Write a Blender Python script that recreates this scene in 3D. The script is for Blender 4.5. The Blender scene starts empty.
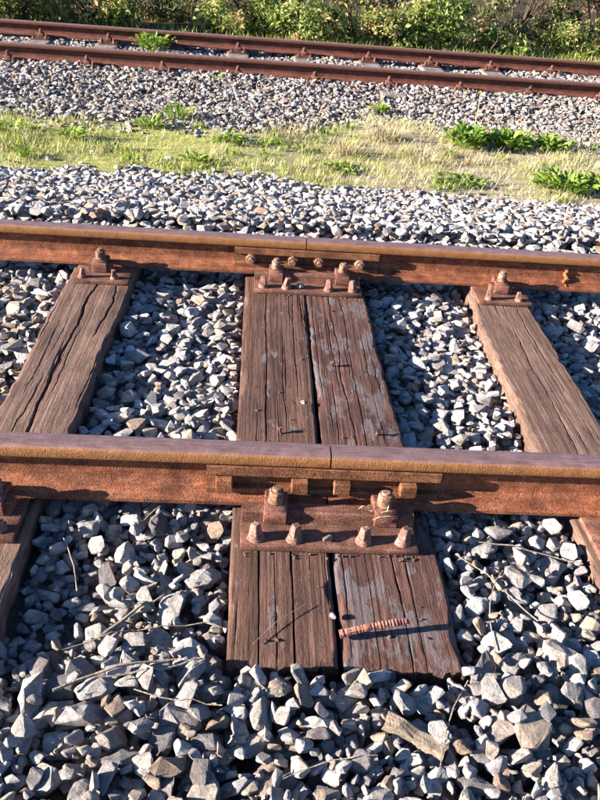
import bpy, bmesh, math, random
import numpy as np
from mathutils import Matrix, Vector, noise as mnoise

random.seed(7)
rng = np.random.default_rng(11)
sc = bpy.context.scene
col = sc.collection
R = math.radians

# ------------------------------------------------------------------ camera, sky, sun, exposure
# world: x along the rails to the right, y away across the tracks, z up; z = 0 is the top of the near track's rails
PITCH, YAW, ROLL = 0.5733, 0.0842, 0.0895
CAM = Vector((0.0, -1.6064, 1.192))
fw = Vector((math.sin(YAW) * math.cos(PITCH), math.cos(YAW) * math.cos(PITCH), -math.sin(PITCH)))
rt = Vector((math.cos(YAW), -math.sin(YAW), 0))
up = rt.cross(fw)
rt2 = math.cos(ROLL) * rt + math.sin(ROLL) * up
up2 = -math.sin(ROLL) * rt + math.cos(ROLL) * up
cam = bpy.data.cameras.new('camera')
cam.sensor_fit = 'VERTICAL'
cam.sensor_height = 24.0
cam.lens = 24.0 * 763.88 / 800.0
cam.clip_start = 0.05
cam.clip_end = 2000
camo = bpy.data.objects.new('camera', cam)
col.objects.link(camo)
m = Matrix((rt2, up2, -fw)).transposed().to_4x4()
m.translation = CAM
camo.matrix_world = m
sc.camera = camo

SUN_EL, SUN_AZ = R(15.8), R(9.5)          # low sun along the track from the left, a little to this side of it
to_sun = Vector((-math.cos(SUN_AZ) * math.cos(SUN_EL), -math.sin(SUN_AZ) * math.cos(SUN_EL), math.sin(SUN_EL)))
sun = bpy.data.lights.new('sun', 'SUN')
sun.energy = 5.0
sun.angle = R(0.5)
sun.color = (1.0, 0.88, 0.73)
suno = bpy.data.objects.new('sun', sun)
col.objects.link(suno)
suno.rotation_euler = to_sun.to_track_quat('Z', 'Y').to_euler()

world = bpy.data.worlds.new('World')
sc.world = world
world.use_nodes = True
wn = world.node_tree.nodes
sky = wn.new('ShaderNodeTexSky')
sky.sky_type = 'NISHITA'
sky.sun_disc = False
sky.ozone_density = 6.0
sky.dust_density = 0.6
sky.sun_elevation = SUN_EL
sky.sun_rotation = math.atan2(to_sun.x, to_sun.y)
world.node_tree.links.new(sky.outputs[0], wn['Background'].inputs[0])
wn['Background'].inputs[1].default_value = 0.052
vs = sc.view_settings
vs.view_transform = 'Standard'
vs.look = 'None'
vs.gamma = 1.0
vs.exposure = 2.3
vs.use_curve_mapping = False
sc.cycles.max_bounces = 4
sc.cycles.diffuse_bounces = 2
sc.cycles.transmission_bounces = 3

# ------------------------------------------------------------------ helpers
def link(o, parent=None):
    col.objects.link(o)
    if parent is not None:
        o.parent = parent
    return o

def tag(o, label=None, cat=None, group=None, kind=None):
    if label: o['label'] = label
    if cat: o['category'] = cat
    if group: o['group'] = group
    if kind: o['kind'] = kind
    return o

def empty(name, loc=(0, 0, 0), rz=0):
    o = bpy.data.objects.new(name, None)
    o.location = loc
    o.rotation_euler = (0, 0, rz)
    o.empty_display_size = 0.1
    return link(o)

def np_mesh(name, V, F, mat, tint=None, smooth=False):
    """V (n,3), F (m,k) uniform polygons"""
    V = np.asarray(V, np.float32); F = np.asarray(F, np.int32)
    me = bpy.data.meshes.new(name)
    me.vertices.add(len(V)); me.vertices.foreach_set('co', V.ravel())
    k = F.shape[1]
    me.loops.add(F.size); me.loops.foreach_set('vertex_index', F.ravel())
    me.polygons.add(len(F))
    me.polygons.foreach_set('loop_start', np.arange(0, F.size, k, dtype=np.int32))
    me.update(calc_edges=True)
    me.validate()
    if tint is not None:
        a = me.attributes.new('tint', 'FLOAT', 'POINT')
        a.data.foreach_set('value', np.asarray(tint, np.float32))
    me.polygons.foreach_set('use_smooth', np.full(len(me.polygons), smooth))
    me.materials.append(mat)
    return me

class MB:
    """collects shapes into one bmesh"""
    def __init__(self):
        self.bm = bmesh.new()
    def box(self, c, s, rot=None, bevel=0.0):
        r = bmesh.ops.create_cube(self.bm, size=1.0)
        vs_ = r['verts']
        M = Matrix.Translation(c) @ (rot.to_4x4() if rot else Matrix()) @ Matrix.Diagonal((*s, 1))
        bmesh.ops.transform(self.bm, matrix=M, verts=vs_)
        if bevel:
            ed = list({e for v in vs_ for e in v.link_edges})
            bmesh.ops.bevel(self.bm, geom=ed, offset=bevel, segments=2, affect='EDGES', profile=0.5)
        return self
    def cone(self, a, b, r1, r2, n=12, rotz=0.0, bevel=0.0):
        a = Vector(a); b = Vector(b); d = b - a
        q = d.to_track_quat('Z', 'Y').to_matrix().to_4x4()
        r = bmesh.ops.create_cone(self.bm, cap_ends=True, segments=n, radius1=r1, radius2=r2, depth=d.length,
                                  matrix=Matrix.Translation((a + b) / 2) @ q @ Matrix.Rotation(rotz, 4, 'Z'))
        if bevel:
            ed = list({e for v in r['verts'] for e in v.link_edges})
            bmesh.ops.bevel(self.bm, geom=ed, offset=bevel, segments=1, affect='EDGES')
        return self
    def prism(self, prof, x0, x1):
        """profile of (y, z) points swept along x"""
        n = len(prof)
        A = [self.bm.verts.new((x0, y, z)) for y, z in prof]
        B = [self.bm.verts.new((x1, y, z)) for y, z in prof]
        fs = [self.bm.faces.new((A[i], A[(i + 1) % n], B[(i + 1) % n], B[i])) for i in range(n)]
        fs.append(self.bm.faces.new(list(reversed(A)))); fs.append(self.bm.faces.new(B))
        bmesh.ops.recalc_face_normals(self.bm, faces=fs)
        return self
    def rough(self, amp, scale, seed=0):
        for v in self.bm.verts:
            p = v.co * scale + Vector((seed * 3.1, seed * 1.7, seed))
            v.co += mnoise.noise_vector(p) * amp
        return self
    def mesh(self, name, mat, smooth=False):
        me = bpy.data.meshes.new(name)
        bmesh.ops.recalc_face_normals(self.bm, faces=self.bm.faces)
        self.bm.to_mesh(me); self.bm.free()
        me.materials.append(mat)
        if smooth:
            me.polygons.foreach_set('use_smooth', np.full(len(me.polygons), True))
            me.set_sharp_from_angle(angle=R(35))
        return me
    def build(self, name, mat, parent=None, smooth=False):
        return link(bpy.data.objects.new(name, self.mesh(name, mat, smooth)), parent)

def inst(name, me, parent=None, M=None):
    o = bpy.data.objects.new(name, me)
    if M is not None: o.matrix_local = M
    return link(o, parent)

# ------------------------------------------------------------------ materials
def nodes(name):
    mt = bpy.data.materials.new(name); mt.use_nodes = True
    nt = mt.node_tree
    return mt, nt, nt.nodes, nt.links, nt.nodes['Principled BSDF']

def mapping(nt, scale, src='Position'):
    g = nt.nodes.new('ShaderNodeNewGeometry') if src == 'Position' else nt.nodes.new('ShaderNodeTexCoord')
    mp = nt.nodes.new('ShaderNodeMapping'); mp.inputs['Scale'].default_value = scale
    nt.links.new(g.outputs[src], mp.inputs['Vector'])
    return mp.outputs[0]

def nz(nt, vec, scale, detail=4, rough=0.6):
    n = nt.nodes.new('ShaderNodeTexNoise')
    n.inputs['Scale'].default_value = scale; n.inputs['Detail'].default_value = detail; n.inputs['Roughness'].default_value = rough
    nt.links.new(vec, n.inputs['Vector'])
    return n.outputs['Fac']

def ramp(nt, fac, stops, interp='LINEAR'):
    r = nt.nodes.new('ShaderNodeValToRGB'); cr = r.color_ramp; cr.interpolation = interp
    while len(cr.elements) < len(stops): cr.elements.new(0.5)
    for e, (p, c) in zip(cr.elements, stops):
        e.position = p; e.color = (*c, 1) if not isinstance(c, float) else (c, c, c, 1)
    nt.links.new(fac, r.inputs[0])
    return r.outputs[0]

def mix(nt, fac, a, b, mode='MIX'):
    n = nt.nodes.new('ShaderNodeMix'); n.data_type = 'RGBA'; n.blend_type = mode
    for s, v in ((0, fac), (6, a), (7, b)):
        if isinstance(v, (int, float)): n.inputs[s].default_value = v
        elif isinstance(v, tuple): n.inputs[s].default_value = (*v, 1)
        else: nt.links.new(v, n.inputs[s])
    return n.outputs[2]

def math_(nt, op, a, b=0.0):
    n = nt.nodes.new('ShaderNodeMath'); n.operation = op; n.use_clamp = False
    for i, v in enumerate((a, b)):
        if isinstance(v, (int, float)): n.inputs[i].default_value = v
        else: nt.links.new(v, n.inputs[i])
    return n.outputs[0]

def bump(nt, bsdf, h, strength, dist, prev=None):
    b = nt.nodes.new('ShaderNodeBump'); b.inputs['Strength'].default_value = strength; b.inputs['Distance'].default_value = dist
    nt.links.new(h, b.inputs['Height'])
    if prev is not None: nt.links.new(prev, b.inputs['Normal'])
    nt.links.new(b.outputs[0], bsdf.inputs['Normal'])
    return b.outputs[0]

STONE_STOPS = [(0.0, (0.14, 0.13, 0.145)), (0.14, (0.25, 0.24, 0.255)), (0.36, (0.34, 0.33, 0.34)), (0.56, (0.43, 0.415, 0.415)),
               (0.66, (0.40, 0.35, 0.30)), (0.76, (0.27, 0.20, 0.155)), (0.82, (0.36, 0.32, 0.30)), (0.90, (0.50, 0.48, 0.475)), (1.0, (0.60, 0.585, 0.58))]
def stone_mat(name, per_object, gain=1.0, dirt=0.0):
    mt, nt, N, L, b = nodes(name)
    if per_object:
        t = N.new('ShaderNodeObjectInfo').outputs['Random']
    else:
        a = N.new('ShaderNodeAttribute'); a.attribute_name = 'tint'; t = a.outputs['Fac']
    P = mapping(nt, (1, 1, 1))
    base = ramp(nt, t, [(p, tuple(gain * q for q in c)) for p, c in STONE_STOPS])
    mot = nz(nt, P, 55, 5, 0.7)
    c1 = mix(nt, 1.0, base, ramp(nt, mot, [(0.3, (0.50, 0.50, 0.54)), (0.52, (1.0, 0.98, 0.95)), (0.72, (1.3, 1.25, 1.16))]), 'MULTIPLY')
    spk = nz(nt, P, 420, 3, 0.7)
    c2 = mix(nt, 1.0, c1, ramp(nt, spk, [(0.33, (0.5, 0.5, 0.52)), (0.5, (1, 1, 1)), (0.68, (1.22, 1.22, 1.22))]), 'MULTIPLY')
    rs = nz(nt, P, 9, 3, 0.6)
    c3 = mix(nt, ramp(nt, rs, [(0.52 - dirt * .2, 0.0), (0.72 - dirt * .2, 0.5)]), c2, (0.22, 0.145, 0.105))
    st_ = nz(nt, P, 34, 5, 0.75)
    c3 = mix(nt, ramp(nt, st_, [(0.60, 0.0), (0.68, 0.55)]), c3, (0.15, 0.10, 0.08))
    L.new(c3, b.inputs['Base Color'])
    b.inputs['Roughness'].default_value = 0.85
    b.inputs['Specular IOR Level'].default_value = 0.25
    h1 = nz(nt, P, 110, 8, 0.72)
    n1 = bump(nt, b, h1, 1.0, 0.012)
    bump(nt, b, spk, 0.5, 0.0015, n1)
    return mt

def rust_mat(name, dark, mid, light, head=None, polish_sheen=False, rough=0.8, grain=260, src='Position', bumpd=0.0016):
    mt, nt, N, L, b = nodes(name)
    P = mapping(nt, (1, 1, 1))
    n1 = nz(nt, P, 26, 6, 0.7)
    c = ramp(nt, n1, [(0.28, dark), (0.5, mid), (0.72, light)])
    Ps = mapping(nt, (3, 30, 30))
    st = nz(nt, Ps, 4, 4, 0.6)
    c = mix(nt, 1.0, c, ramp(nt, st, [(0.3, (0.72, 0.7, 0.7)), (0.6, (1.1, 1.08, 1.05))]), 'MULTIPLY')
    bl = nz(nt, mapping(nt, (1, 2.5, 2.5)), 7, 5, 0.65)
    c = mix(nt, 1.0, c, ramp(nt, bl, [(0.32, (0.55, 0.5, 0.5)), (0.5, (1, 1, 1)), (0.7, (1.25, 1.22, 1.2))]), 'MULTIPLY')
    g = nz(nt, P, grain, 2, 0.6)
    c = mix(nt, 1.0, c, ramp(nt, g, [(0.33, (0.38, 0.36, 0.36)), (0.5, (1, 1, 1)), (0.66, (1.5, 1.42, 1.35))]), 'MULTIPLY')
    rv = None
    if head is not None:
        tc = N.new('ShaderNodeTexCoord'); sx = N.new('ShaderNodeSeparateXYZ'); L.new(tc.outputs['Object'], sx.inputs[0])
        zz = math_(nt, 'ADD', sx.outputs['Z'], math_(nt, 'MULTIPLY', math_(nt, 'SUBTRACT', st, 0.5), 0.012))
        mh = N.new('ShaderNodeMapRange'); mh.inputs[1].default_value = -0.042; mh.inputs[2].default_value = -0.032
        L.new(zz, mh.inputs[0])
        hc = mix(nt, 1.0, ramp(nt, n1, [(0.3, tuple(0.75 * q for q in head)), (0.7, tuple(1.25 * q for q in head))]),
                 ramp(nt, g, [(0.33, (0.7, 0.7, 0.7)), (0.66, (1.2, 1.2, 1.2))]), 'MULTIPLY')
        c = mix(nt, mh.outputs[0], c, hc)
        if polish_sheen:
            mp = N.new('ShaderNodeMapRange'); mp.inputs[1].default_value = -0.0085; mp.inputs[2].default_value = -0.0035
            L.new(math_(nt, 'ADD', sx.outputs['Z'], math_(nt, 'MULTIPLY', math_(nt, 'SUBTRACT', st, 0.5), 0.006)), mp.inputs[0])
            tp = mix(nt, 1.0, ramp(nt, st, [(0.3, (0.165, 0.098, 0.09)), (0.7, (0.28, 0.18, 0.182))]), ramp(nt, n1, [(.3, (.75, .72, .7)), (.7, (1.2, 1.2, 1.2))]), 'MULTIPLY')  # worn running band; the mauve in its colour stands in for reflected sky
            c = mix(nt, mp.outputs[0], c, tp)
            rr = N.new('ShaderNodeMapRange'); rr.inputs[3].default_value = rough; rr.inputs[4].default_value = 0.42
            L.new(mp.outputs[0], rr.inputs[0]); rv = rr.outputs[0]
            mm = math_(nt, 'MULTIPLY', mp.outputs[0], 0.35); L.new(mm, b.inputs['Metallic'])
    L.new(c, b.inputs['Base Color'])
    if rv is not None: L.new(rv, b.inputs['Roughness'])
    else: b.inputs['Roughness'].default_value = rough
    b.inputs['Specular IOR Level'].default_value = 0.3
    q = bump(nt, b, n1, 0.4, 0.004)
    if polish_sheen:
        bb = N.new('ShaderNodeBump'); bb.inputs['Distance'].default_value = bumpd
        inv = math_(nt, 'SUBTRACT', 1.0, mp.outputs[0]); L.new(math_(nt, 'MULTIPLY', inv, 0.9), bb.inputs['Strength'])
        L.new(g, bb.inputs['Height']); L.new(q, bb.inputs['Normal']); L.new(bb.outputs[0], b.inputs['Normal'])
    else:
        bump(nt, b, g, 0.8, bumpd, q)
    return mt

def wood_mat(name, dark, mid, light, patch=0.0, patchcol=(0.26, 0.25, 0.28), seed=0.0):
    mt, nt, N, L, b = nodes(name)
    g = N.new('ShaderNodeNewGeometry'); mp = N.new('ShaderNodeMapping')
    mp.inputs['Scale'].default_value = (70, 1.0, 70); mp.inputs['Location'].default_value = (seed, seed, 0)
    L.new(g.outputs['Position'], mp.inputs['Vector'])
    f1 = nz(nt, mp.outputs[0], 1.0, 6, 0.7)
    mp2 = N.new('ShaderNodeMapping'); mp2.inputs['Scale'].default_value = (300, 7, 300)
    L.new(g.outputs['Position'], mp2.inputs['Vector'])
    f2 = nz(nt, mp2.outputs[0], 1.0, 4, 0.65)
    P = mapping(nt, (1, 0.6, 1)); big = nz(nt, P, 7, 5, 0.6)
    c = ramp(nt, f1, [(0.25, dark), (0.5, mid), (0.75, light)])
    c = mix(nt, 1.0, c, ramp(nt, f2, [(0.3, (0.38, 0.36, 0.36)), (0.5, (1, 1, 1)), (0.7, (1.4, 1.36, 1.34))]), 'MULTIPLY')
    c = mix(nt, 1.0, c, ramp(nt, big, [(0.3, (0.58, 0.56, 0.58)), (0.65, (1.2, 1.16, 1.14))]), 'MULTIPLY')
    ch = nz(nt, mapping(nt, (1, .35, 1)), 48, 6, 0.75)
    c = mix(nt, ramp(nt, ch, [(.56, 0.0), (.66, .75)]), c, tuple(.45 * q for q in dark))
    if patch:
        P3 = mapping(nt, (1, 0.38, 1)); pn = nz(nt, P3, 19, 7, 0.72)
        pm = ramp(nt, pn, [(0.57 - patch * 0.1, 0.0), (0.61 - patch * 0.1, 0.75)])
        c = mix(nt, pm, c, mix(nt, f2, tuple(0.7 * q for q in patchcol), patchcol))
    L.new(c, b.inputs['Base Color'])
    b.inputs['Roughness'].default_value = 0.82
    b.inputs['Specular IOR Level'].default_value = 0.25
    q = bump(nt, b, nz(nt, mapping(nt, (1, .5, 1)), 230, 5, .7), 0.9, 0.0035, bump(nt, b, f2, 0.8, 0.003))
    bump(nt, b, f1, 0.35, 0.003, bump(nt, b, ch, 0.6, 0.004, q))
    return mt

def leaf_mat(name, stops, trans=0.35, rough=0.6):
    mt, nt, N, L, b = nodes(name)
    a = N.new('ShaderNodeAttribute'); a.attribute_name = 'tint'
    c = ramp(nt, a.outputs['Fac'], stops)
    L.new(c, b.inputs['Base Color']); b.inputs['Roughness'].default_value = rough
    b.inputs['Specular IOR Level'].default_value = 0.3
    t = N.new('ShaderNodeBsdfTranslucent'); L.new(c, t.inputs[0])
    ms = N.new('ShaderNodeMixShader'); ms.inputs[0].default_value = trans
    L.new(b.outputs[0], ms.inputs[1]); L.new(t.outputs[0], ms.inputs[2])
    L.new(ms.outputs[0], nt.nodes['Material Output'].inputs[0])
    return mt

M = {}
M['stone'] = stone_mat('stone', True, 0.98)
M['stones'] = stone_mat('stones', False, 1.27)
M['stones_far'] = stone_mat('stones_far', False, 1.0, 0.45)
M['rail'] = rust_mat('rail_rust', (0.085, 0.030, 0.018), (0.19, 0.068, 0.034), (0.31, 0.125, 0.065), head=(0.27, 0.12, 0.045), polish_sheen=True)
M['rail_far'] = rust_mat('far_rail_rust', (0.075, 0.027, 0.019), (0.13, 0.046, 0.033), (0.19, 0.07, 0.05), head=(0.15, 0.065, 0.042), polish_sheen=True)
M['far_iron'] = rust_mat('far_iron_rust', (0.07, 0.03, 0.024), (0.12, 0.052, 0.04), (0.18, 0.085, 0.068))
M['plate'] = rust_mat('plate_rust', (0.070, 0.031, 0.023), (0.14, 0.066, 0.047), (0.235, 0.125, 0.095))
M['fish'] = rust_mat('fishplate_rust', (0.085, 0.034, 0.018), (0.18, 0.075, 0.036), (0.27, 0.13, 0.065))
M['clip'] = rust_mat('clip_rust', (0.07, 0.028, 0.023), (0.135, 0.056, 0.044), (0.22, 0.105, 0.082))
M['bolt'] = rust_mat('bolt_rust', (0.11, 0.058, 0.040), (0.21, 0.12, 0.085), (0.34, 0.22, 0.16))
M['spike'] = rust_mat('spike_rust', (0.12, 0.058, 0.048), (0.22, 0.115, 0.095), (0.34, 0.20, 0.17))
M['weld'] = rust_mat('weld_rust', (0.16, 0.045, 0.018), (0.32, 0.10, 0.035), (0.42, 0.16, 0.06))
M['stick_rust'] = rust_mat('loose_screw_rust', (0.16, 0.065, 0.05), (0.29, 0.125, 0.10), (0.38, 0.19, 0.155))
M['wood_a'] = wood_mat('weathered_wood', (0.06, 0.036, 0.028), (0.150, 0.095, 0.075), (0.245, 0.168, 0.138))
M['wood_j'] = wood_mat('tarred_wood', (0.042, 0.022, 0.017), (0.105, 0.057, 0.043), (0.175, 0.103, 0.080), patch=-0.15, patchcol=(.17, .15, .16), seed=3.0)
M['wood_p'] = wood_mat('peeling_wood', (0.038, 0.020, 0.017), (0.095, 0.049, 0.040), (0.155, 0.086, 0.072), patch=0.45, patchcol=(.150, .128, .138), seed=7.0)
M['wood_pale'] = wood_mat('bleached_wood', (0.13, 0.11, 0.10), (0.22, 0.195, 0.185), (0.33, 0.30, 0.29), seed=5.0)
M['twig'] = wood_mat('dry_twig', (0.16, 0.13, 0.10), (0.28, 0.24, 0.19), (0.38, 0.34, 0.28))
M['chunk'] = wood_mat('split_wood', (0.14, 0.11, 0.09), (0.27, 0.225, 0.18), (0.40, 0.35, 0.29))
M['bark'] = wood_mat('bark', (0.03, 0.022, 0.016), (0.07, 0.05, 0.035), (0.11, 0.085, 0.06))
M['grass'] = leaf_mat('grass', [(0.0, (0.06, 0.12, 0.012)), (0.35, (0.20, 0.28, 0.035)), (0.6, (0.38, 0.41, 0.10)), (0.8, (0.52, 0.47, 0.24)), (1.0, (0.64, 0.57, 0.40))], 0.4)
M['weed'] = leaf_mat('weed_leaf', [(0.0, (0.06, 0.13, 0.016)), (0.5, (0.16, 0.27, 0.035)), (1.0, (0.34, 0.42, 0.10))], 0.4)
M['leaf'] = leaf_mat('bush_leaf', [(0.0, (0.05, 0.09, 0.02)), (0.35, (0.14, 0.20, 0.04)), (0.65, (0.28, 0.33, 0.08)), (0.88, (0.44, 0.45, 0.18)), (1.0, (0.42, 0.26, 0.13))], 0.4, 0.45)
M['bramble'] = leaf_mat('bramble_leaf', [(0.0, (0.025, 0.04, 0.015)), (0.45, (0.075, 0.09, 0.028)), (0.75, (0.16, 0.17, 0.06)), (0.9, (0.28, 0.16, 0.09)), (1.0, (0.40, 0.28, 0.18))], 0.3, 0.5)
M['straw'] = leaf_mat('straw', [(0.0, (0.25, 0.19, 0.1)), (1.0, (0.55, 0.46, 0.3))], 0.2)
M['yellow'] = leaf_mat('yellow_petal', [(0.0, (0.75, 0.55, 0.02)), (1.0, (0.85, 0.7, 0.05))], 0.2)

def soil_mat():
    mt, nt, N, L, b = nodes('soil_and_moss')
    P = mapping(nt, (1, 1, 1))
    fine = nz(nt, P, 60, 6, 0.7); mid = nz(nt, P, 6, 5, 0.65); big = nz(nt, P, 1.3, 4, 0.6)
    soil = ramp(nt, fine, [(0.3, (0.14, 0.105, 0.08)), (0.55, (0.30, 0.25, 0.195)), (0.75, (0.46, 0.41, 0.33))])
    moss = ramp(nt, math_(nt, 'ADD', math_(nt, 'MULTIPLY', fine, .55), math_(nt, 'MULTIPLY', nz(nt, P, 14, 6, .75), .45)), [(0.34, (0.10, 0.13, 0.025)), (0.5, (0.30, 0.32, 0.075)), (0.62, (0.54, 0.49, 0.25))])
    s = N.new('ShaderNodeSeparateXYZ'); g = N.new('ShaderNodeNewGeometry'); L.new(g.outputs['Position'], s.inputs[0])
    lf = N.new('ShaderNodeMapRange'); lf.inputs[1].default_value = 1.1; lf.inputs[2].default_value = -0.4
    L.new(s.outputs['X'], lf.inputs[0])
    k = math_(nt, 'ADD', math_(nt, 'ADD', math_(nt, 'MULTIPLY', mid, 0.9), math_(nt, 'MULTIPLY', big, 0.6)), math_(nt, 'MULTIPLY', lf.outputs[0], 0.30))
    f = ramp(nt, k, [(0.76, 0.0), (0.98, 0.9)])
    shade_m = N.new('ShaderNodeMapRange'); shade_m.inputs[1].default_value = 9.35; shade_m.inputs[2].default_value = 9.9
    L.new(math_(nt, 'ADD', s.outputs['Y'], math_(nt, 'SUBTRACT', math_(nt, 'MULTIPLY', mid, 1.2), .6)), shade_m.inputs[0])
    shade_soil = ramp(nt, fine, [(0.3, (0.025, 0.02, 0.015)), (0.55, (0.075, 0.055, 0.038)), (0.75, (0.15, 0.105, 0.07))])  # soil under the bushes, darkened in colour to paint in the shade of the gaps
    straw = ramp(nt, nz(nt, mapping(nt, (30, 90, 30)), 1.5, 5, .75), [(0.3, (0.26, 0.21, 0.14)), (0.5, (0.45, 0.39, 0.28)), (0.7, (0.62, 0.56, 0.43))])
    soil = mix(nt, ramp(nt, mid, [(.38, 0.0), (.56, .85)]), soil, straw)
    L.new(mix(nt, shade_m.outputs[0], mix(nt, f, soil, moss), shade_soil), b.inputs['Base Color'])
    b.inputs['Roughness'].default_value = 0.95
    b.inputs['Specular IOR Level'].default_value = 0.1
    bump(nt, b, fine, 1.0, 0.02)
    return mt
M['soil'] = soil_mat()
def bed_mat():
    mt, nt, N, L, b = nodes('ballast_dust')
    P = mapping(nt, (1, 1, 1)); f = nz(nt, P, 70, 6, 0.75)
    L.new(ramp(nt, f, [(0.3, (0.055, 0.042, 0.036)), (0.55, (0.15, 0.118, 0.098)), (0.75, (0.25, 0.21, 0.18))]), b.inputs['Base Color'])
    b.inputs['Roughness'].default_value = 0.95
    bump(nt, b, f, 1.0, 0.02)
    return mt
M['bed'] = bed_mat()

# ------------------------------------------------------------------ ground profile
GA = 1.502                                  # rail centre to rail centre
FAR_Y, FAR_DZ, FAR_ANG = 6.78, -0.15, 0.0313
XJ = 0.228                                  # where the rails are jointed
def sstep(a, b, x):
    t = np.clip((x - a) / (b - a), 0, 1); return t * t * (3 - 2 * t)
def vnoise(x, y, s, seed=0):
    """cheap smooth value noise, vectorised, about -1..1"""
    x = np.asarray(x, float) * s + seed * 17.3; y = np.asarray(y, float) * s + seed * 9.1
    xi = np.floor(x); yi = np.floor(y); fx = x - xi; fy = y - yi
    fx = fx * fx * (3 - 2 * fx); fy = fy * fy * (3 - 2 * fy)
    def h(a, b):
        v = np.sin(a * 127.1 + b * 311.7 + seed * 74.7) * 43758.5453
        return (v - np.floor(v)) * 2 - 1
    return (h(xi, yi) * (1 - fx) + h(xi + 1, yi) * fx) * (1 - fy) + (h(xi, yi + 1) * (1 - fx) + h(xi + 1, yi + 1) * fx) * fy
def near_edge(x):                           # where the near shoulder meets the grass
    return 3.32 + 0.16 * np.exp(-((x + 0.3) / 0.9) ** 2) + 0.06 * vnoise(x, 0 * x, 2.1, 3) + 0.08 * vnoise(x, 0 * x, 7.3, 13)
def far_edge(x):                            # where the grass meets the far ballast
    return 4.58 + 0.25 * sstep(.3, 1.2, x) + 0.45 * np.exp(-((x - 1.0) / 0.5) ** 2) - 0.1 * sstep(1.4, 2.4, x) + 0.15 * vnoise(x, 0 * x, 1.7, 5)
def ground_z(x, y):
    x, y = np.broadcast_arrays(np.asarray(x, float), np.asarray(y, float))
    e = near_edge(x)
    z = -0.21 - 0.14 * sstep(2.2, 3.45, y)
    z = z - 0.16 * sstep(-0.9, -2.6, y)     # shoulder on this side
    z = z + 0.02 * vnoise(x, y, 1.4, 1) * sstep(3.2, 3.8, y)
    z = z + (-0.012) * sstep(5.2, 6.3, y)
    yy = y - FAR_ANG * x
    z = z + 0.10 * sstep(9.3, 12.0, yy) + 0.35 * sstep(11.5, 16, yy) + 0.06 * vnoise(x, y, 0.8, 2) * sstep(9.2, 10.5, yy)
    z = z + .034 * sstep(5.5, 6.2, yy) * (1 - sstep(6.70, 6.80, yy)) + .03 * sstep(8.25, 8.35, yy) * (1 - sstep(8.9, 9.2, yy))
    return z
def stone_top(x, y):                        # level the near stones are heaped to
    z = ground_z(x, y)
    b = 0.007 * vnoise(x, y, 4.0, 6) + 0.012 + 0.020 * sstep(-0.40, -0.60, y) + 0.014 * np.exp(-((y + .60) / .06) ** 2) - 0.022 * sstep(-.15, -.42, x) * sstep(-.05, -.3, y) + .031 * sstep(.1, .3, y) * (1 - sstep(1.9, 2.4, y)) + .012 * sstep(-.05, -.2, y) * sstep(.45, .55, x)
    return z + b + 0.012 * np.exp(-((np.abs(y - GA / 2) - GA / 2) / 0.2) ** 2)

# one sheet to the horizon, fine where the camera looks
xs = np.concatenate([[-600, -200, -60, -25, -14], np.arange(-8, 12.01, 0.14), [16, 28, 60, 200, 600]])
ys = np.concatenate([[-600, -200, -60, -20, -8, -4, -3, -2.4], np.arange(-2, 2.0, 0.5), np.arange(2.0, 13.01, 0.08), [14, 15, 16, 20, 30, 60, 200, 600]])
X, Y = np.meshgrid(xs, ys)
Z = ground_z(np.clip(X, -14, 16), Y) - 0.14 * (1 - sstep(near_edge(X) - 0.35, near_edge(X) - .02, Y)) - 0.03 * sstep(far_edge(X), far_edge(X) + 0.3, Y - FAR_ANG * X) * (1 - sstep(9.1, 9.4, Y - FAR_ANG * X))
V = np.stack([X, Y, Z], -1).reshape(-1, 3)
nx_, ny_ = len(xs), len(ys)
I = (np.arange(ny_ - 1)[:, None] * nx_ + np.arange(nx_ - 1)).ravel()
F = np.stack([I, I + 1, I + nx_ + 1, I + nx_], -1)
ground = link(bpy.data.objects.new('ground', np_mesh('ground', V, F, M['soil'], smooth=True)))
tag(ground, 'soil and moss ground between and beyond the two tracks', kind='structure')

def bed(name, x0, x1, ystart, yend, n, dz, label):
    xs = np.linspace(x0, x1, n); t = np.linspace(0, 1, 60)
    X = np.repeat(xs[None], 60, 0); Y = ystart(xs)[None] * (1 - t[:, None]) + yend(xs)[None] * t[:, None]
    Z = ground_z(X, Y) + dz + 0.008 * vnoise(X, Y, 9, 4)
    Z[0] -= .06; Z[-1] -= .06
    V = np.stack([X, Y, Z], -1).reshape(-1, 3)
    I = (np.arange(59)[:, None] * n + np.arange(n - 1)).ravel()
    o = link(bpy.data.objects.new(name, np_mesh(name, V, np.stack([I, I + 1, I + n + 1, I + n], -1), M['bed'], smooth=True)))
    return tag(o, label, kind='structure')
near_bed = bed('ballast_bed', -14, 16, lambda x: -2.4 + 0 * x, lambda x: near_edge(x) - 0.03, 220, -0.045, 'stone ballast bed of the near rusty track')
far_bed = bed('far_ballast_bed', -10, 14, lambda x: far_edge(x) + 0.1 + FAR_ANG * x, lambda x: 9.25 + FAR_ANG * x, 180, -0.02, 'stone ballast bed of the track in front of the bushes')

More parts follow.
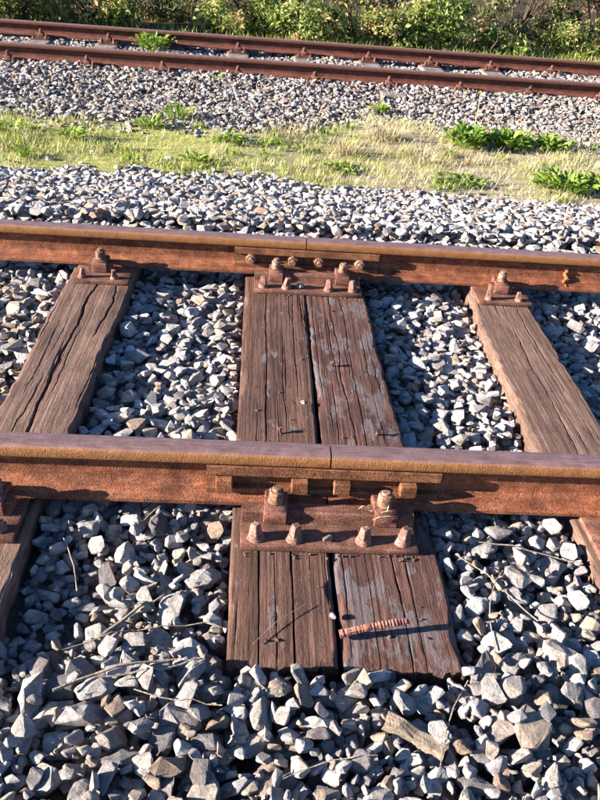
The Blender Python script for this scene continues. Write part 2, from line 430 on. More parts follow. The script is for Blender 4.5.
# ------------------------------------------------------------------ stones
def hull_proto(seed, npts):
    r = np.random.default_rng(seed)
    p = r.normal(size=(npts, 3)); p /= np.linalg.norm(p, axis=1)[:, None]
    p = np.sign(p) * np.abs(p) ** r.uniform(0.55, 1.0)          # blocky
    p *= r.uniform(0.8, 1.0, (npts, 1))
    ax = np.array([1.0, r.uniform(0.55, 0.92), r.uniform(0.32, 0.66)])
    p = p / np.abs(p).max(0) * ax
    bm = bmesh.new()
    for q in p: bm.verts.new(q)
    res = bmesh.ops.convex_hull(bm, input=bm.verts)
    junk = [g for g in res['geom_interior'] + res['geom_unused'] if isinstance(g, bmesh.types.BMVert)]
    if junk: bmesh.ops.delete(bm, geom=list(set(junk)), context='VERTS')
    bmesh.ops.dissolve_limit(bm, angle_limit=R(14), verts=bm.verts, edges=bm.edges)
    bmesh.ops.recalc_face_normals(bm, faces=bm.faces)
    planes = []
    for f in bm.faces:
        n = f.normal; d = max(n.dot(v.co) for v in f.verts); planes.append((n.x, n.y, n.z, d))
    return bm, np.array(planes)

def tri_arrays(bm):
    b = bm.copy(); bmesh.ops.triangulate(b, faces=b.faces); b.verts.index_update()
    V = np.array([v.co[:] for v in b.verts]); F = np.array([[v.index for v in f.verts] for f in b.faces]); b.free()
    return V, F

NP = 26
protos = []
for i in range(NP):
    bm, pl = hull_proto(100 + i, 11 + i % 8)
    lo = tri_arrays(bm)
    b2 = bm.copy()
    bmesh.ops.bevel(b2, geom=list(b2.edges), offset=0.10, segments=1, affect='EDGES', clamp_overlap=True)
    for v in b2.verts: v.co += mnoise.noise_vector(v.co * 2.2 + Vector((i, 0, 0))) * 0.08
    mid = tri_arrays(b2)
    bmesh.ops.triangulate(b2, faces=b2.faces)
    bmesh.ops.subdivide_edges(b2, edges=[e for e in b2.edges if e.calc_length() > 0.35], cuts=1, use_grid_fill=True)
    bmesh.ops.triangulate(b2, faces=b2.faces)
    for v in b2.verts: v.co += mnoise.noise_vector(v.co * 5 + Vector((i, 3, 0))) * 0.06
    hi = tri_arrays(b2); b2.free(); bm.free()
    hm = np_mesh('stone', hi[0], hi[1], M['stone'])
    protos.append((pl, lo, mid, hm))

def euler_mat(a, b, c):
    ca, sa, cb, sb, cc, s_ = math.cos(a), math.sin(a), math.cos(b), math.sin(b), math.cos(c), math.sin(c)
    return np.array([[cc, -s_, 0], [s_, cc, 0], [0, 0, 1]]) @ np.array([[cb, 0, sb], [0, 1, 0], [-sb, 0, cb]]) @ np.array([[1, 0, 0], [0, ca, -sa], [0, sa, ca]])

def make_variants(cell, n, smin, smax, pw, seed, tilt=0.55):
    r = np.random.default_rng(seed); out = []
    for k in range(n):
        pi = k % NP; s = smin + (smax - smin) * r.random() ** pw
        Rm = euler_mat(r.normal(0, tilt), r.normal(0, tilt), r.uniform(0, 6.283))
        pl = protos[pi][0]; nn = pl[:, :3] @ Rm.T; d = pl[:, 3] * s
        h = int(math.ceil(s * 1.15 / cell)); g = (np.arange(-h, h + 1)) * cell
        gx, gy = np.meshgrid(g, g)
        lo = np.full(gx.shape, -9.0); hi = np.full(gx.shape, 9.0); ok = np.ones(gx.shape, bool)
        for (a, b, c), dd in zip(nn, d):
            if c < -0.02: lo = np.maximum(lo, (dd - a * gx - b * gy) / c)
            elif c > 0.02: hi = np.minimum(hi, (dd - a * gx - b * gy) / c)
            else: ok &= (a * gx + b * gy) < dd
        ins = ok & (lo < hi)
        if ins.sum() < 4: continue
        ii, jj = np.nonzero(ins)
        out.append((pi, s, Rm, ii - h, jj - h, lo[ins], hi[ins], h))
    return out

def heap(x0, x1, y0, y1, cell, variants, limit, floor, count, tries, seed, perc=0.86, H0=None, tol=0.022):
    """drop stones one by one on a height map; each goes to the lowest of a few random spots"""
    r = np.random.default_rng(seed)
    nx, ny = int((x1 - x0) / cell), int((y1 - y0) / cell)
    gx, gy = np.meshgrid(x0 + (np.arange(nx) + .5) * cell, y0 + (np.arange(ny) + .5) * cell)
    H = floor(gx, gy) if H0 is None else H0; T = limit(gx, gy)
    own = np.full(H.shape, -1, np.int32); placed = []
    hm = max(v[7] for v in variants) + 1
    CI = r.integers(hm, ny - hm, (count, tries)); CJ = r.integers(hm, nx - hm, (count, tries)); VV = r.integers(0, len(variants), (count, tries))
    for k in range(count):
        best = None
        for t in range(tries):
            ci, cj = CI[k, t], CJ[k, t]; tc = T[ci, cj]
            if tc < -5 or H[ci, cj] > tc - 0.004: continue
            v = variants[VV[k, t]]
            ii = v[3] + ci; jj = v[4] + cj
            vals = H[ii, jj] - v[5]
            q = int(perc * len(vals)); z = np.partition(vals, q)[q] if q < len(vals) - 1 else vals.max()
            if vals.max() - z > 0.03: continue
            over = (z + v[6] - T[ii, jj]).max()
            sc_ = z + v[6].max() - tc
            if over > tol: continue
            if best is None or sc_ < best[0]: best = (sc_, v, ii, jj, z, ci, cj)
        if best is None: continue
        _, v, ii, jj, z, ci, cj = best
        top = z + v[6]; hit = top > H[ii, jj]
        a, b = ii[hit], jj[hit]; H[a, b] = top[hit]; own[a, b] = len(placed)
        placed.append((v[0], v[1], v[2], x0 + (cj + .5) * cell, y0 + (ci + .5) * cell, z))
    ids, cnt = np.unique(own[own >= 0], return_counts=True)
    return [placed[i] for i, c in zip(ids, cnt) if c >= 2], H

def merge(stones, lod, rr, tmax=1.0):
    Vs, Fs, Ts, n = [], [], [], 0
    for pi, s, Rm, x, y, z in stones:
        V, F = protos[pi][lod]
        Vs.append(V @ Rm.T * s + (x, y, z)); Fs.append(F + n); n += len(V)
        Ts.append(np.full(len(V), rr.random() * tmax))
    return np.concatenate(Vs), np.concatenate(Fs), np.concatenate(Ts)

def to_px(x, y, z):
    d = Vector((x, y, z)) - CAM; dz = d.dot(fw)
    return 300 + 763.88 * d.dot(rt2) / dz, 400 - 763.88 * d.dot(up2) / dz, dz

# beams of the near track: (x left at near end, x right at near end, x left far, x right far)
BEAMS = {'L': (-0.775, -0.525, -0.740, -0.485), 'J1': (-0.018, 0.2225, -0.028, 0.2285), 'J2': (0.2355, 0.508, 0.229, 0.462), 'R': (0.895, 1.150, 0.968, 1.210)}
YN, YF = -0.555, 2.03
ZT = -0.165
BEAM_END = {'L': 1.80, 'R': 1.80, 'J1': 1.97, 'J2': 1.96}
def in_beam(gx, gy, grow):
    mk = np.zeros(gx.shape, bool)
    for kk, (a, b, c, d) in BEAMS.items():
        t = np.clip((gy - YN) / (YF - YN), 0, 1)
        mk |= (gx > a + (c - a) * t - grow) & (gx < b + (d - b) * t + grow) & (gy > YN - grow) & (gy < BEAM_END[kk] + grow)
    mk |= (gx > 0) & (gx < 0.5) & (gy > YN + 0.02) & (gy < 1.95)
    return mk
def lim_near(gx, gy):
    T = stone_top(gx, gy) + 0.0
    for ry in (0.0, GA):
        T = np.where(np.abs(gy - ry) < 0.07, np.minimum(T, -0.186), T)
    return np.where(in_beam(gx, gy, -0.004), -9, T)
def floor_near(gx, gy):
    return np.where(in_beam(gx, gy, -0.004), 0.5, ground_z(gx, gy) - 0.065)

var_a = make_variants(0.0045, 420, 0.018, 0.066, 1.5, 5, 0.62)
near_stones, Hn = heap(-1.1, 1.5, -1.45, 0.07, 0.0045, var_a, lim_near, floor_near, 6500, 7, 1, tol=0.032)
HX0, HY0 = -1.1, -1.45
var_s = make_variants(0.0045, 160, 0.008, 0.020, 1.0, 8)
chips, Hn = heap(-1.1, 1.5, -1.45, 0.07, 0.0045, var_s, lambda gx, gy: np.where(in_beam(gx, gy, -.004), -9, lim_near(gx, gy) - .012), None, 3600, 3, 12, H0=Hn)
near_stones += chips
var_c = make_variants(0.0045, 420, 0.015, 0.046, 1.4, 15, 0.36)
crib, Hc = heap(-1.75, 2.3, -0.02, 2.25, 0.0045, var_c, lim_near, floor_near, 13000, 6, 4)
near_stones += crib
var_b = make_variants(0.0065, 300, 0.020, 0.044, 1.2, 6, 0.4)
def lim_sh(gx, gy): return np.where(gy > near_edge(gx) + 0.05 * vnoise(gx, gy, 7, 9), -9, stone_top(gx, gy))
shoulder_stones, Hs = heap(-3.0, 4.2, 2.12, 3.75, 0.0065, var_b, lim_sh, lambda gx, gy: ground_z(gx, gy) - 0.05, 13000, 5, 2)

# the 300 stones that show largest are pieces of their own
scored = []
for i, s in enumerate(near_stones):
    px, py, dz = to_px(s[3], s[4], s[5])
    if i < len(near_stones) - len(crib) and -10 < px < 610 and 500 < py < 815 and not (0 < s[3] < .5 and s[4] > YN + .02):
        scored.append((s[1] / dz, i))
scored.sort(reverse=True)
hero = {i for _, i in scored[:300]}
for i in sorted(hero):
    pi, s, Rm, x, y, z = near_stones[i]
    Mx = Matrix([list(r_) for r_ in Rm * s]).to_4x4(); Mx.translation = (x, y, z)
    inst('stone', protos[pi][3], near_bed, Mx)
rr = np.random.default_rng(3)
rest = [s for i, s in enumerate(near_stones) if i not in hero]
close = [s for s in rest if s[4] < 0.0]; mids = [s for s in rest if s[4] >= 0.0]
parts = [merge(close, 2, rr, 0.82), merge(mids, 1, rr), merge(shoulder_stones, 1, rr)]
V = []; F = []; T = []; n = 0
for a, b, c in parts:
    V.append(a); F.append(b + n); T.append(c); n += len(a)
loose = link(bpy.data.objects.new('loose_stones', np_mesh('loose_stones', np.concatenate(V), np.concatenate(F), M['stones'], np.concatenate(T))), near_bed)
tag(loose, kind='stuff')
print('stones', len(near_stones), len(shoulder_stones), 'hero', len(hero), 'tris', sum(len(f) for f in F))

# far ballast and strays in the grass: scattered on the surface
rf = np.random.default_rng(21)
far_st = []
xx, tt = np.meshgrid(np.arange(-4.2, 6.2, 0.036), np.arange(4.3, 9.5, 0.036))
xx = xx.ravel() + rf.uniform(-.018, .018, xx.size); yy = tt.ravel() + rf.uniform(-.018, .018, tt.size)
yr = yy - FAR_ANG * xx; t = yr - far_edge(xx)
kp = (t > -.15) & (yr < 9.1) & (xx > -1.2 - 0.36 * (yy - 2)) & (xx < 1.5 + 0.62 * (yy - 2.2)) & (rf.random(xx.size) > .16)
kp &= (t > .5) | (rf.random(xx.size) < 0.15 + 0.8 * np.maximum(0, t / 0.5 + 0.2 * vnoise(xx, yy, 3, 2)))
xx, yy, yr = xx[kp], yy[kp], yr[kp]
zz = ground_z(xx, yy) - 0.010 + rf.uniform(-.008, .016, xx.size) + 0.014 * vnoise(xx, yy, 2.3, 8) + .034 * sstep(.75, .1, FAR_Y - .06 - yr) * (yr < FAR_Y - .05) + .034 * (np.abs(yr - FAR_Y - GA / 2) < GA / 2 - .07) * (0.9 + .7 * vnoise(xx, yy, 1.6, 19))
for x, y, z in zip(xx, yy, zz):
    v = var_b[rf.integers(len(var_b))]
    far_st.append((v[0], v[1] * rf.uniform(.55, 1.0), v[2], x, y, z))
far_loose = link(bpy.data.objects.new('loose_stones', np_mesh('far_stones', *(lambda q: (q[0], q[1], M['stones_far'], q[2]))(merge(far_st, 1, rr)))), far_bed)
tag(far_loose, kind='stuff')
gst = []
for k in range(900):
    x = rf.uniform(-2.4, 3.6); y = rf.uniform(float(near_edge(x)) - .05, float(far_edge(x)) + 0.25)
    edge = min(y - near_edge(x), far_edge(x) - y)
    if rf.random() > 0.95 * math.exp(-max(0, edge) / 0.10) + 0.04: continue
    v = var_b[rf.integers(len(var_b))]
    gst.append((v[0], v[1] * rf.uniform(.5, .95), v[2], x, y, float(ground_z(x, y)) + 0.003))
strays = link(bpy.data.objects.new('stray_stones', np_mesh('stray_stones', *merge(gst, 1, rr)[:2], M['stones'], merge(gst, 1, np.random.default_rng(4))[2])), ground)
tag(strays, kind='stuff')
print('far stones', len(far_st), 'strays', len(gst))

# ------------------------------------------------------------------ rails
def rail_profile():
    h = [(0, 0), (.012, -.0003), (.022, -.0012), (.028, -.0032), (.0318, -.0068), (.0335, -.013), (.0335, -.034), (.0315, -.0375), (.012, -.0455), (.0085, -.050), (.0072, -.058),
         (.0072, -.105), (.009, -.114), (.014, -.120), (.030, -.1262), (.060, -.1355), (.0625, -.138), (.0625, -.1478), (.0612, -.149)]
    return [(y, z) for y, z in h] + [(-y, z) for y, z in reversed(h[1:])]
PROF = rail_profile()
def rail_mesh(x0, x1, mat, step=0.0):
    b = MB(); b.prism(PROF, x0, x1)
    return b.mesh('rail_segment', mat, smooth=True)
def jit(v, a): return v + random.uniform(-a, a)

FISH = [(-.0080, -.0500), (-.0125, -.0470), (-.0345, -.0405), (-.0365, -.0425), (-.0370, -.0690), (-.0350, -.0715), (-.0230, -.0735), (-.0195, -.0780), (-.0185, -.1030), (-.0195, -.1085),
        (-.0360, -.1100), (-.0380, -.1125), (-.0385, -.1265), (-.0350, -.1255), (-.0160, -.1180), (-.0100, -.1120)]
rails = {}
for key, ry, lab in (('near', 0.0, 'rusty rail nearest the camera with square bolt heads on its joint plate'),
                     ('mid', GA, 'rusty rail behind the open timbers with round nuts on its joint plate')):
    t = empty('railway_rail', (0, ry, 0)); rails[key] = t
    tag(t, lab, 'rail', 'rails of the near track')
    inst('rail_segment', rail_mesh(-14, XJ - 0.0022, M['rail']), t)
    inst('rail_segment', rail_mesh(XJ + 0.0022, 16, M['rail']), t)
    for side in (1, -1):
        xa, xb = (XJ - 0.322, XJ + 0.298) if key == 'near' else (XJ - 0.303, XJ + 0.317)
        bm_ = MB(); bm_.prism([(y * side, z) for y, z in FISH], xa, xb)
        fp = bm_.build('fishplate', M['fish'], t, smooth=True)
        offs = (-.275, -.076, .036, .214) if key == 'near' else (-.232, -.052, .060, .236)
        for q, ox in enumerate(offs):
            bx_ = XJ + ox; zc = -0.0885
            mb = MB()
            nutside = (key == 'mid') == (side == 1)
            s = side
            if nutside:      # washer, hexagon nut and bolt end
                mb.cone((bx_, -.022 * s, zc), (bx_, -.028 * s, zc), .025, .025, 16)
                mb.cone((bx_, -.028 * s, zc), (bx_, -.050 * s, zc), .0225, .0225, 6, random.uniform(0, 1), bevel=.0015)
                mb.cone((bx_, -.050 * s, zc), (bx_, (-.060 - random.uniform(0, .008)) * s, zc), .0105, .0098, 12)
            else:            # square head
                mb.box((bx_, -.036 * s, zc - .004), (.044, .034, .037), Matrix.Rotation(random.uniform(-.05, .05), 3, 'Y'), bevel=.0025)
            mb.rough(.0008, 90, q)
            mb.build('bolt', M['bolt'] if nutside else M['fish'], fp, smooth=nutside)
for k, ry in enumerate((FAR_Y, FAR_Y + GA)):
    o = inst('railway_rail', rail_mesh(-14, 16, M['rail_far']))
    o.location = (0, ry, FAR_DZ); o.rotation_euler = (0, 0, math.atan(FAR_ANG))
    tag(o, ('dark rusty rail of the back track, the one beside the grass', 'dark rusty rail farthest back, running along the foot of the bushes')[k], 'rail', 'rails of the back track')

b = MB()
for k in range(7):
    t = k / 6
    q = bmesh.ops.create_icosphere(b.bm, subdivisions=2, radius=1.0, matrix=Matrix.Translation((1.388 + .004 * math.sin(k * 2.1), (-.009 - .034 * t ** 3), -.062 - .068 * t)) @ Matrix.Diagonal((.006 + .006 * (k in (0, 1, 5)), .007, .009, 1)))
b.rough(.005, 60, 4)
b.build('weld_bead', M['weld'], rails['mid'], smooth=True)

# ------------------------------------------------------------------ timber sleepers
def beam(name, key, mat, parent, cracks, seed, nx=150, ny=230, wav=0.006, wavl=None, ends=(0.02, 0.02), grain=0.0016):
    a, b, c, d = BEAMS[key]; r = np.random.default_rng(seed)
    fe = (BEAM_END[key] - YN) / (YF - YN); c, d = a + (c - a) * fe, b + (d - b) * fe; YE = BEAM_END[key]
    t = np.linspace(0, 1, ny)[:, None]; u = np.linspace(0, 1, nx)[None]
    y0 = YN + 0 * u; y1 = YE + 0 * u
    raggedN = ends[0] * (0.5 * vnoise(u * 9, 0 * u, 1.0, seed) + 0.5 * vnoise(u * 34, 0 * u, 1.0, seed + 1))
    raggedF = ends[1] * vnoise(u * 9, 0 * u + 3, 1.0, seed)
    Yv = (y0 + raggedN) * (1 - t) + (y1 + raggedF) * t
    wl = wav if wavl is None else wavl
    L_ = (a + (c - a) * t) + wl * vnoise(t * 8, 0 * t, 1.0, seed + 2) + 0.35 * wl * vnoise(t * 60, 0 * t, 1.0, seed + 3)
    R_ = (b + (d - b) * t) + wav * vnoise(t * 7, 0 * t + 5, 1.0, seed + 4) + 0.35 * wav * vnoise(t * 55, 0 * t + 5, 1.0, seed + 5)
    Xv = L_ * (1 - u) + R_ * u
    W = (R_ - L_)
    Zv = ZT + 0 * Xv
    Zv = Zv - .45 * grain * (0.5 + 0.5 * vnoise(Xv * 75, Yv * 0.9, 1.0, seed + 6)) - 0.5 * grain * (0.5 + .5 * vnoise(Xv * 170, Yv * 5, 1.0, seed + 7))
    Zv = Zv - 0.003 * (0.5 + 0.5 * vnoise(Xv * 9, Yv * 2.5, 1.0, seed + 8))
    ed = np.minimum(u, 1 - u) * W
    chip = 0.004 + 0.008 * np.clip(vnoise(Yv * 9, u * 0 + np.round(u) * 7, 1.0, seed + 9) + 0.5 * vnoise(Yv * 40, np.round(u) * 3, 1.0, seed + 12), 0, 1)
    Zv = Zv - chip * np.clip(1 - ed / (chip * 1.6 + .002), 0, 1) ** 1.5
    cracks = [(uc, ya, yb, w * .45, dep * .75, amp * .6) for uc, ya, yb, w, dep, amp in cracks]
    for k in range(18):
        ya = r.uniform(YN - .1, YE); cracks.append((r.uniform(.03, .97), ya, ya + r.uniform(.12, .6), r.uniform(.0008, .0022), r.uniform(.002, .010), .004))
    for (uc, ya, yb, w, dep, amp) in cracks:
        cx = (L_ + W * uc) + amp * vnoise(Yv * 4.5, 0 * Yv + uc * 50, 1.0, seed + 10) + 0.25 * amp * vnoise(Yv * 19, 0 * Yv + uc * 50, 1.0, seed + 11)
        env = np.clip(np.minimum((Yv - ya) / 0.12, (yb - Yv) / 0.12), 0, 1) * (0.65 + 0.35 * vnoise(Yv * 9, 0 * Yv + uc * 31, 1.0, seed + 13))
        Zv = Zv - dep * env * np.exp(-np.clip(((Xv - cx) / (w * (0.5 + 0.5 * env))) ** 4, 0, 40))
    dn = (Yv - YN)
    nears = 0.016 * np.clip(1 - dn / 0.06, 0, 1) ** 2 * (0.8 + 0.4 * vnoise(Xv * 14, 0 * Xv, 1.0, seed + 40))
    Zv = Zv - nears
    # sides and bottom close the beam
    sl = [(.35, .002), (.7, -.001), (1.0, .003)]
    rows = [np.stack([Xv, Yv, Zv], -1)]
    th = 0.155
    left = np.stack([np.stack([L_[:, 0] + o_ + .004 * vnoise(Yv[:, 0] * 14, 0 * t[:, 0] + f, 1, seed + 20), Yv[:, 0], 0 * t[:, 0] + ZT - .038 - th * f], -1) for f, o_ in reversed(sl)], 1)
    right = np.stack([np.stack([R_[:, 0] - o_ + .004 * vnoise(Yv[:, -1] * 14, 0 * t[:, 0] + f + 4, 1, seed + 21), Yv[:, -1], 0 * t[:, 0] + ZT - .038 - th * f], -1) for f, o_ in sl], 1)
    G = np.concatenate([left, rows[0], right], 1)
    m_ = G.shape[1]
    V = G.reshape(-1, 3)
    I = (np.arange(ny - 1)[:, None] * m_ + np.arange(m_ - 1)).ravel()
    F = [tuple(q) for q in np.stack([I, I + 1, I + m_ + 1, I + m_], -1)]
    F += [(i * m_ + m_ - 1, i * m_, (i + 1) * m_, (i + 1) * m_ + m_ - 1) for i in range(ny - 1)]
    # end faces: strips from the top edge down to the bottom edge
    ext = []
    base = len(V)
    for row, rev in ((0, False), (ny - 1, True)):
        nb = len(V) + len(ext)
        for j in range(nx):
            f_ = j / (nx - 1)
            p = G[row, 0] * (1 - f_) + G[row, -1] * f_
            off = (0.012 * float(vnoise(f_ * 14, row, 1.0, seed + 30)) + .006)
            ext.append((p[0], p[1] + (off if not rev else -off), p[2]))
        for j in range(nx - 1):
            q = (row * m_ + 3 + j, nb + j, nb + j + 1, row * m_ + 3 + j + 1)
            F.append(q if rev else tuple(reversed(q)))
        for sd in (0, 1):
            jn = 0 if sd == 0 else nx - 1
            ids = [row * m_ + (k if sd == 0 else m_ - 1 - k) for k in range(4)]
            F.append((nb + jn, ids[0], ids[1], ids[2])); F.append((nb + jn, ids[2], ids[3]))
    me = bpy.data.meshes.new(name)
    me.from_pydata([tuple(p) for p in V] + ext, [], [tuple(int(q) for q in f) for f in F])
    me.update()
    bm_ = bmesh.new(); bm_.from_mesh(me); bmesh.ops.recalc_face_normals(bm_, faces=bm_.faces); bm_.to_mesh(me); bm_.free()
    me.polygons.foreach_set('use_smooth', np.full(len(me.polygons), True)); me.set_sharp_from_angle(angle=R(50))
    me.materials.append(mat)
    return link(bpy.data.objects.new(name, me), parent)

# fastenings, shared meshes modelled around their own foot
def spike_mesh(k):
    b = MB()
    b.cone((0, 0, -.004), (0, 0, .006), .0225, .021, 14, bevel=.0015)
    b.cone((0, 0, .006), (0, 0, .016), .019, .0165, 12)
    b.cone((0, 0, .014), (0, 0, .047), .0185, .0128, 4, R(45) + k * .5, bevel=.0015)
    b.rough(.0007, 70, k)
    return b.mesh('screw_spike', M['spike'], smooth=True)
SPIKES = [spike_mesh(k) for k in range(4)]
def clip_mesh(w):
    b = MB()
    b.prism([(-.056, .001), (-.058, .038), (-.052, .046), (.014, .050), (.028, .042), (.030, .0245), (.006, .020), (.003, .034), (-.044, .034), (-.047, .001)], -w / 2, w / 2)
    ed = list(b.bm.edges); bmesh.ops.bevel(b.bm, geom=ed, offset=.0025, segments=1, affect='EDGES')
    b.rough(.0014, 60, 2)
    return b.mesh('clip', M['clip'], smooth=True)
CLIP = clip_mesh(.060)
def clipbolt_mesh(k):
    b = MB()
    b.cone((0, 0, 0), (0, 0, .005), .0205, .0205, 16, bevel=.001)
    b.cone((0, 0, .006), (0, 0, .010), .0195, .0195, 16, bevel=.001)
    b.cone((0, 0, .011), (0, 0, .034), .0205, .020, 6, .3 + k, bevel=.0012)
    b.cone((0, 0, .033), (0, 0, .040 + .004 * k), .0125, .0115, 12, bevel=.0015)
    b.rough(.0005, 80, k)
    return b.mesh('clip_bolt', M['bolt'], smooth=True)
CBOLT = [clipbolt_mesh(k) for k in range(2)]

def base_plate(parent, ry, x0, x1, clips, spikes, rib):
    b = MB()
    b.box(((x0 + x1) / 2, ry, -.1580), (x1 - x0, .424, .0160), bevel=.0025)
    for s in (-1, 1):
        for (ra, rb) in rib:
            b.prism([(ry + s * .080, -.1505), (ry + s * .079, -.120), (ry + s * .083, -.116), (ry + s * .116, -.116), (ry + s * .121, -.120), (ry + s * .125, -.1505)], ra, rb)
    bmesh.ops.subdivide_edges(b.bm, edges=[e for e in b.bm.edges if e.calc_length() > .05], cuts=5, use_grid_fill=True)
    b.rough(.0012, 40, x0)
    o = b.build('base_plate', M['plate'], parent, smooth=True)
    for k, cx in enumerate(clips):
        for s in (1, -1):
            Mx = Matrix.Translation((cx, ry - s * .076, -.149)) @ Matrix.Rotation(0 if s == 1 else math.pi, 4, 'Z') @ Matrix.Rotation(random.uniform(-.06, .06), 4, 'Z')
            inst('clip', CLIP, o, Mx)
            Mb = Matrix.Translation((cx + random.uniform(-.003, .003), ry - s * .094, -.1010)) @ Matrix.Rotation(random.uniform(0, 6), 4, 'Z') @ Matrix.Rotation(R(3), 4, 'X')
            inst('clip_bolt', CBOLT[(k + (s > 0)) % 2], o, Mb)
    for k, sx in enumerate(spikes):
        for s in (1,):
            Mx = Matrix.Translation((sx, ry - s * .182 + random.uniform(-.003, .003), -.1502)) @ Matrix.Rotation(random.uniform(-.09, .09), 4, 'X') @ Matrix.Rotation(random.uniform(-.12, .12), 4, 'Y') @ Matrix.Rotation(random.uniform(0, 6), 4, 'Z') @ Matrix.Scale(1.0 if len(spikes) > 2 else .82, 4)
            inst('screw_spike', SPIKES[(k + (s > 0)) % 4], o, Mx)
    return o

def sleeper(label):
    t = empty('sleeper', (0, 0, 0)); return tag(t, label, 'sleeper', 'timber sleepers of the near track')
sj = sleeper('double joint sleeper of two dark timbers side by side under the rail joints')
beam('timber', 'J1', M['wood_j'], sj, [(.29, -.7, -.05, .0032, .018, .006), (.36, .2, 2.1, .0045, .022, .010), (.45, -.7, -.2, .0026, .014, .005), (.60, .3, 1.1, .0036, .018, .008), (.61, -.7, 0, .0048, .026, .004), (.80, -.3, .1, .0026, .012, .005), (.78, .5, 1.3, .003, .014, .008)], 31, wav=.004, ends=(.010, .015), grain=.0024)
beam('timber', 'J2', M['wood_p'], sj, [(.30, -.7, 0.2, .0026, .016, .006), (.40, .1, 1.5, .0038, .022, .016), (.56, -.7, 2.1, .0036, .02, .012), (.78, -.3, 1.0, .0022, .011, .012), (.16, .3, 1.2, .002, .01, .006), (.68, -.7, .1, .0022, .012, .004)], 47, wav=.011, wavl=.003, ends=(.010, .015), grain=.0022)
sl = sleeper('weathered brown sleeper at the left with a long wandering crack')
beam('timber', 'L', M['wood_a'], sl, [(.46, .1, 1.5, .0095, .04, .030), (.34, .0, .6, .004, .02, .008), (.80, .85, 1.3, .008, .03, .014), (.55, -.7, .2, .004, .02, .01)], 63, wav=.012)
sr = sleeper('weathered brown sleeper at the right with fine lengthwise splits')
beam('timber', 'R', M['wood_a'], sr, [(.50, .2, 1.1, .004, .02, .014), (.74, .6, 1.35, .005, .02, .010), (.62, -.7, .4, .004, .016, .01)], 79, wav=.014)
for ry in (0.0, GA):
    o = 0.0 if ry == 0 else 0.012
    base_plate(sj, ry, .001 + o, .452 + o, (.090 + o * 1.3, .374 + o), (.040 + o, .137 + o, .314 + o, .414 + o), ((.002 + o, .450 + o),))
    base_plate(sl, ry, -.780 if ry == 0 else -.729, -.550 if ry == 0 else -.499, (-.622 if ry == 0 else -.628,), (-.720 if ry == 0 else -.690, -.588 if ry == 0 else -.560), ((lambda c: (c - .047, c + .047))(-.622 if ry == 0 else -.628),))
    base_plate(sr, ry, .926 if ry == 0 else .962, 1.156 if ry == 0 else 1.194, (1.045 if ry == 0 else 1.078,), (.980 if ry == 0 else 1.010, 1.105 if ry == 0 else 1.140), ((lambda c: (c - .047, c + .047))(1.045 if ry == 0 else 1.078),))

# sleepers of the back track
def far_sleeper_mesh(k):
    b = MB(); b.box((0, 0, -.08), (.25, 2.5, .16), bevel=.008)
    bmesh.ops.subdivide_edges(b.bm, edges=[e for e in b.bm.edges if e.calc_length() > .1], cuts=6, use_grid_fill=True)
    b.rough(.006, 9, k)
    return b.mesh('timber', M['wood_pale'], smooth=True)
FS = [far_sleeper_mesh(k) for k in range(3)]
def small_fast(k):
    b = MB()
    b.box((0, .0, .008), (.20, .40, .016), bevel=.003)
    return b.mesh('base_plate', M['far_iron'])
FPL = small_fast(0)
FCLIP = CLIP.copy(); FCLIP.materials[0] = M['far_iron']
FBOLT = [q.copy() for q in CBOLT]
FSPK = [q.copy() for q in SPIKES]
for q in FBOLT + FSPK: q.materials[0] = M['far_iron']
ord_ = ['first', 'second', 'third', 'fourth', 'fifth', 'sixth', 'seventh', 'eighth', 'ninth']
fx = [-2.50, -1.74, -1.00, -.25, .53, 1.30, 2.05, 2.80, 3.57]
fsl = []
for k, x in enumerate(fx):
    yc = FAR_Y + GA / 2 + FAR_ANG * x
    t = empty('sleeper', (x, yc, FAR_DZ - .167), math.atan(FAR_ANG))
    tag(t, 'pale bleached sleeper between the back rails, %s from the left' % ord_[k], 'sleeper', 'sleepers of the back track')
    inst('timber', FS[k % 3], t)
    for ry in (-GA / 2, GA / 2):
        p = inst('base_plate', FPL, t, Matrix.Translation((0, ry, 0)))
        inst('clip', FCLIP, p, Matrix.Translation((0, -.076, .018)))
        inst('clip_bolt', FBOLT[k % 2], p, Matrix.Translation((0, -.094, .066)))
        for sx in (-.07, .07): inst('screw_spike', FSPK[k % 4], p, Matrix.Translation((sx, -.17, .016)))
    fsl.append(t)

# ------------------------------------------------------------------ loose things on the track
def tube_mesh(name, pts, rad, mat, n=7):
    """a bent rod through points; rad one value or one per point"""
    pts = [Vector(p) for p in pts]; m_ = len(pts)
    rad = [rad] * m_ if isinstance(rad, (int, float)) else rad
    V, F = [], []
    for i, p in enumerate(pts):
        d = (pts[min(i + 1, m_ - 1)] - pts[max(i - 1, 0)]).normalized()
        a = d.cross(Vector((0, 0, 1)) if abs(d.z) < .9 else Vector((1, 0, 0))).normalized(); b_ = d.cross(a)
        for k in range(n):
            an = 2 * math.pi * k / n
            V.append(p + (a * math.cos(an) + b_ * math.sin(an)) * rad[i])
    for i in range(m_ - 1):
        for k in range(n):
            F.append((i * n + k, i * n + (k + 1) % n, (i + 1) * n + (k + 1) % n, (i + 1) * n + k))
    F.append(tuple(range(n - 1, -1, -1))); F.append(tuple((m_ - 1) * n + k for k in range(n)))
    me = bpy.data.meshes.new(name); me.from_pydata([tuple(v) for v in V], [], F); me.update(); me.materials.append(mat)
    a = me.attributes.new('tint', 'FLOAT', 'POINT'); a.data.foreach_set('value', np.full(len(V), random.random(), np.float32))
    return me

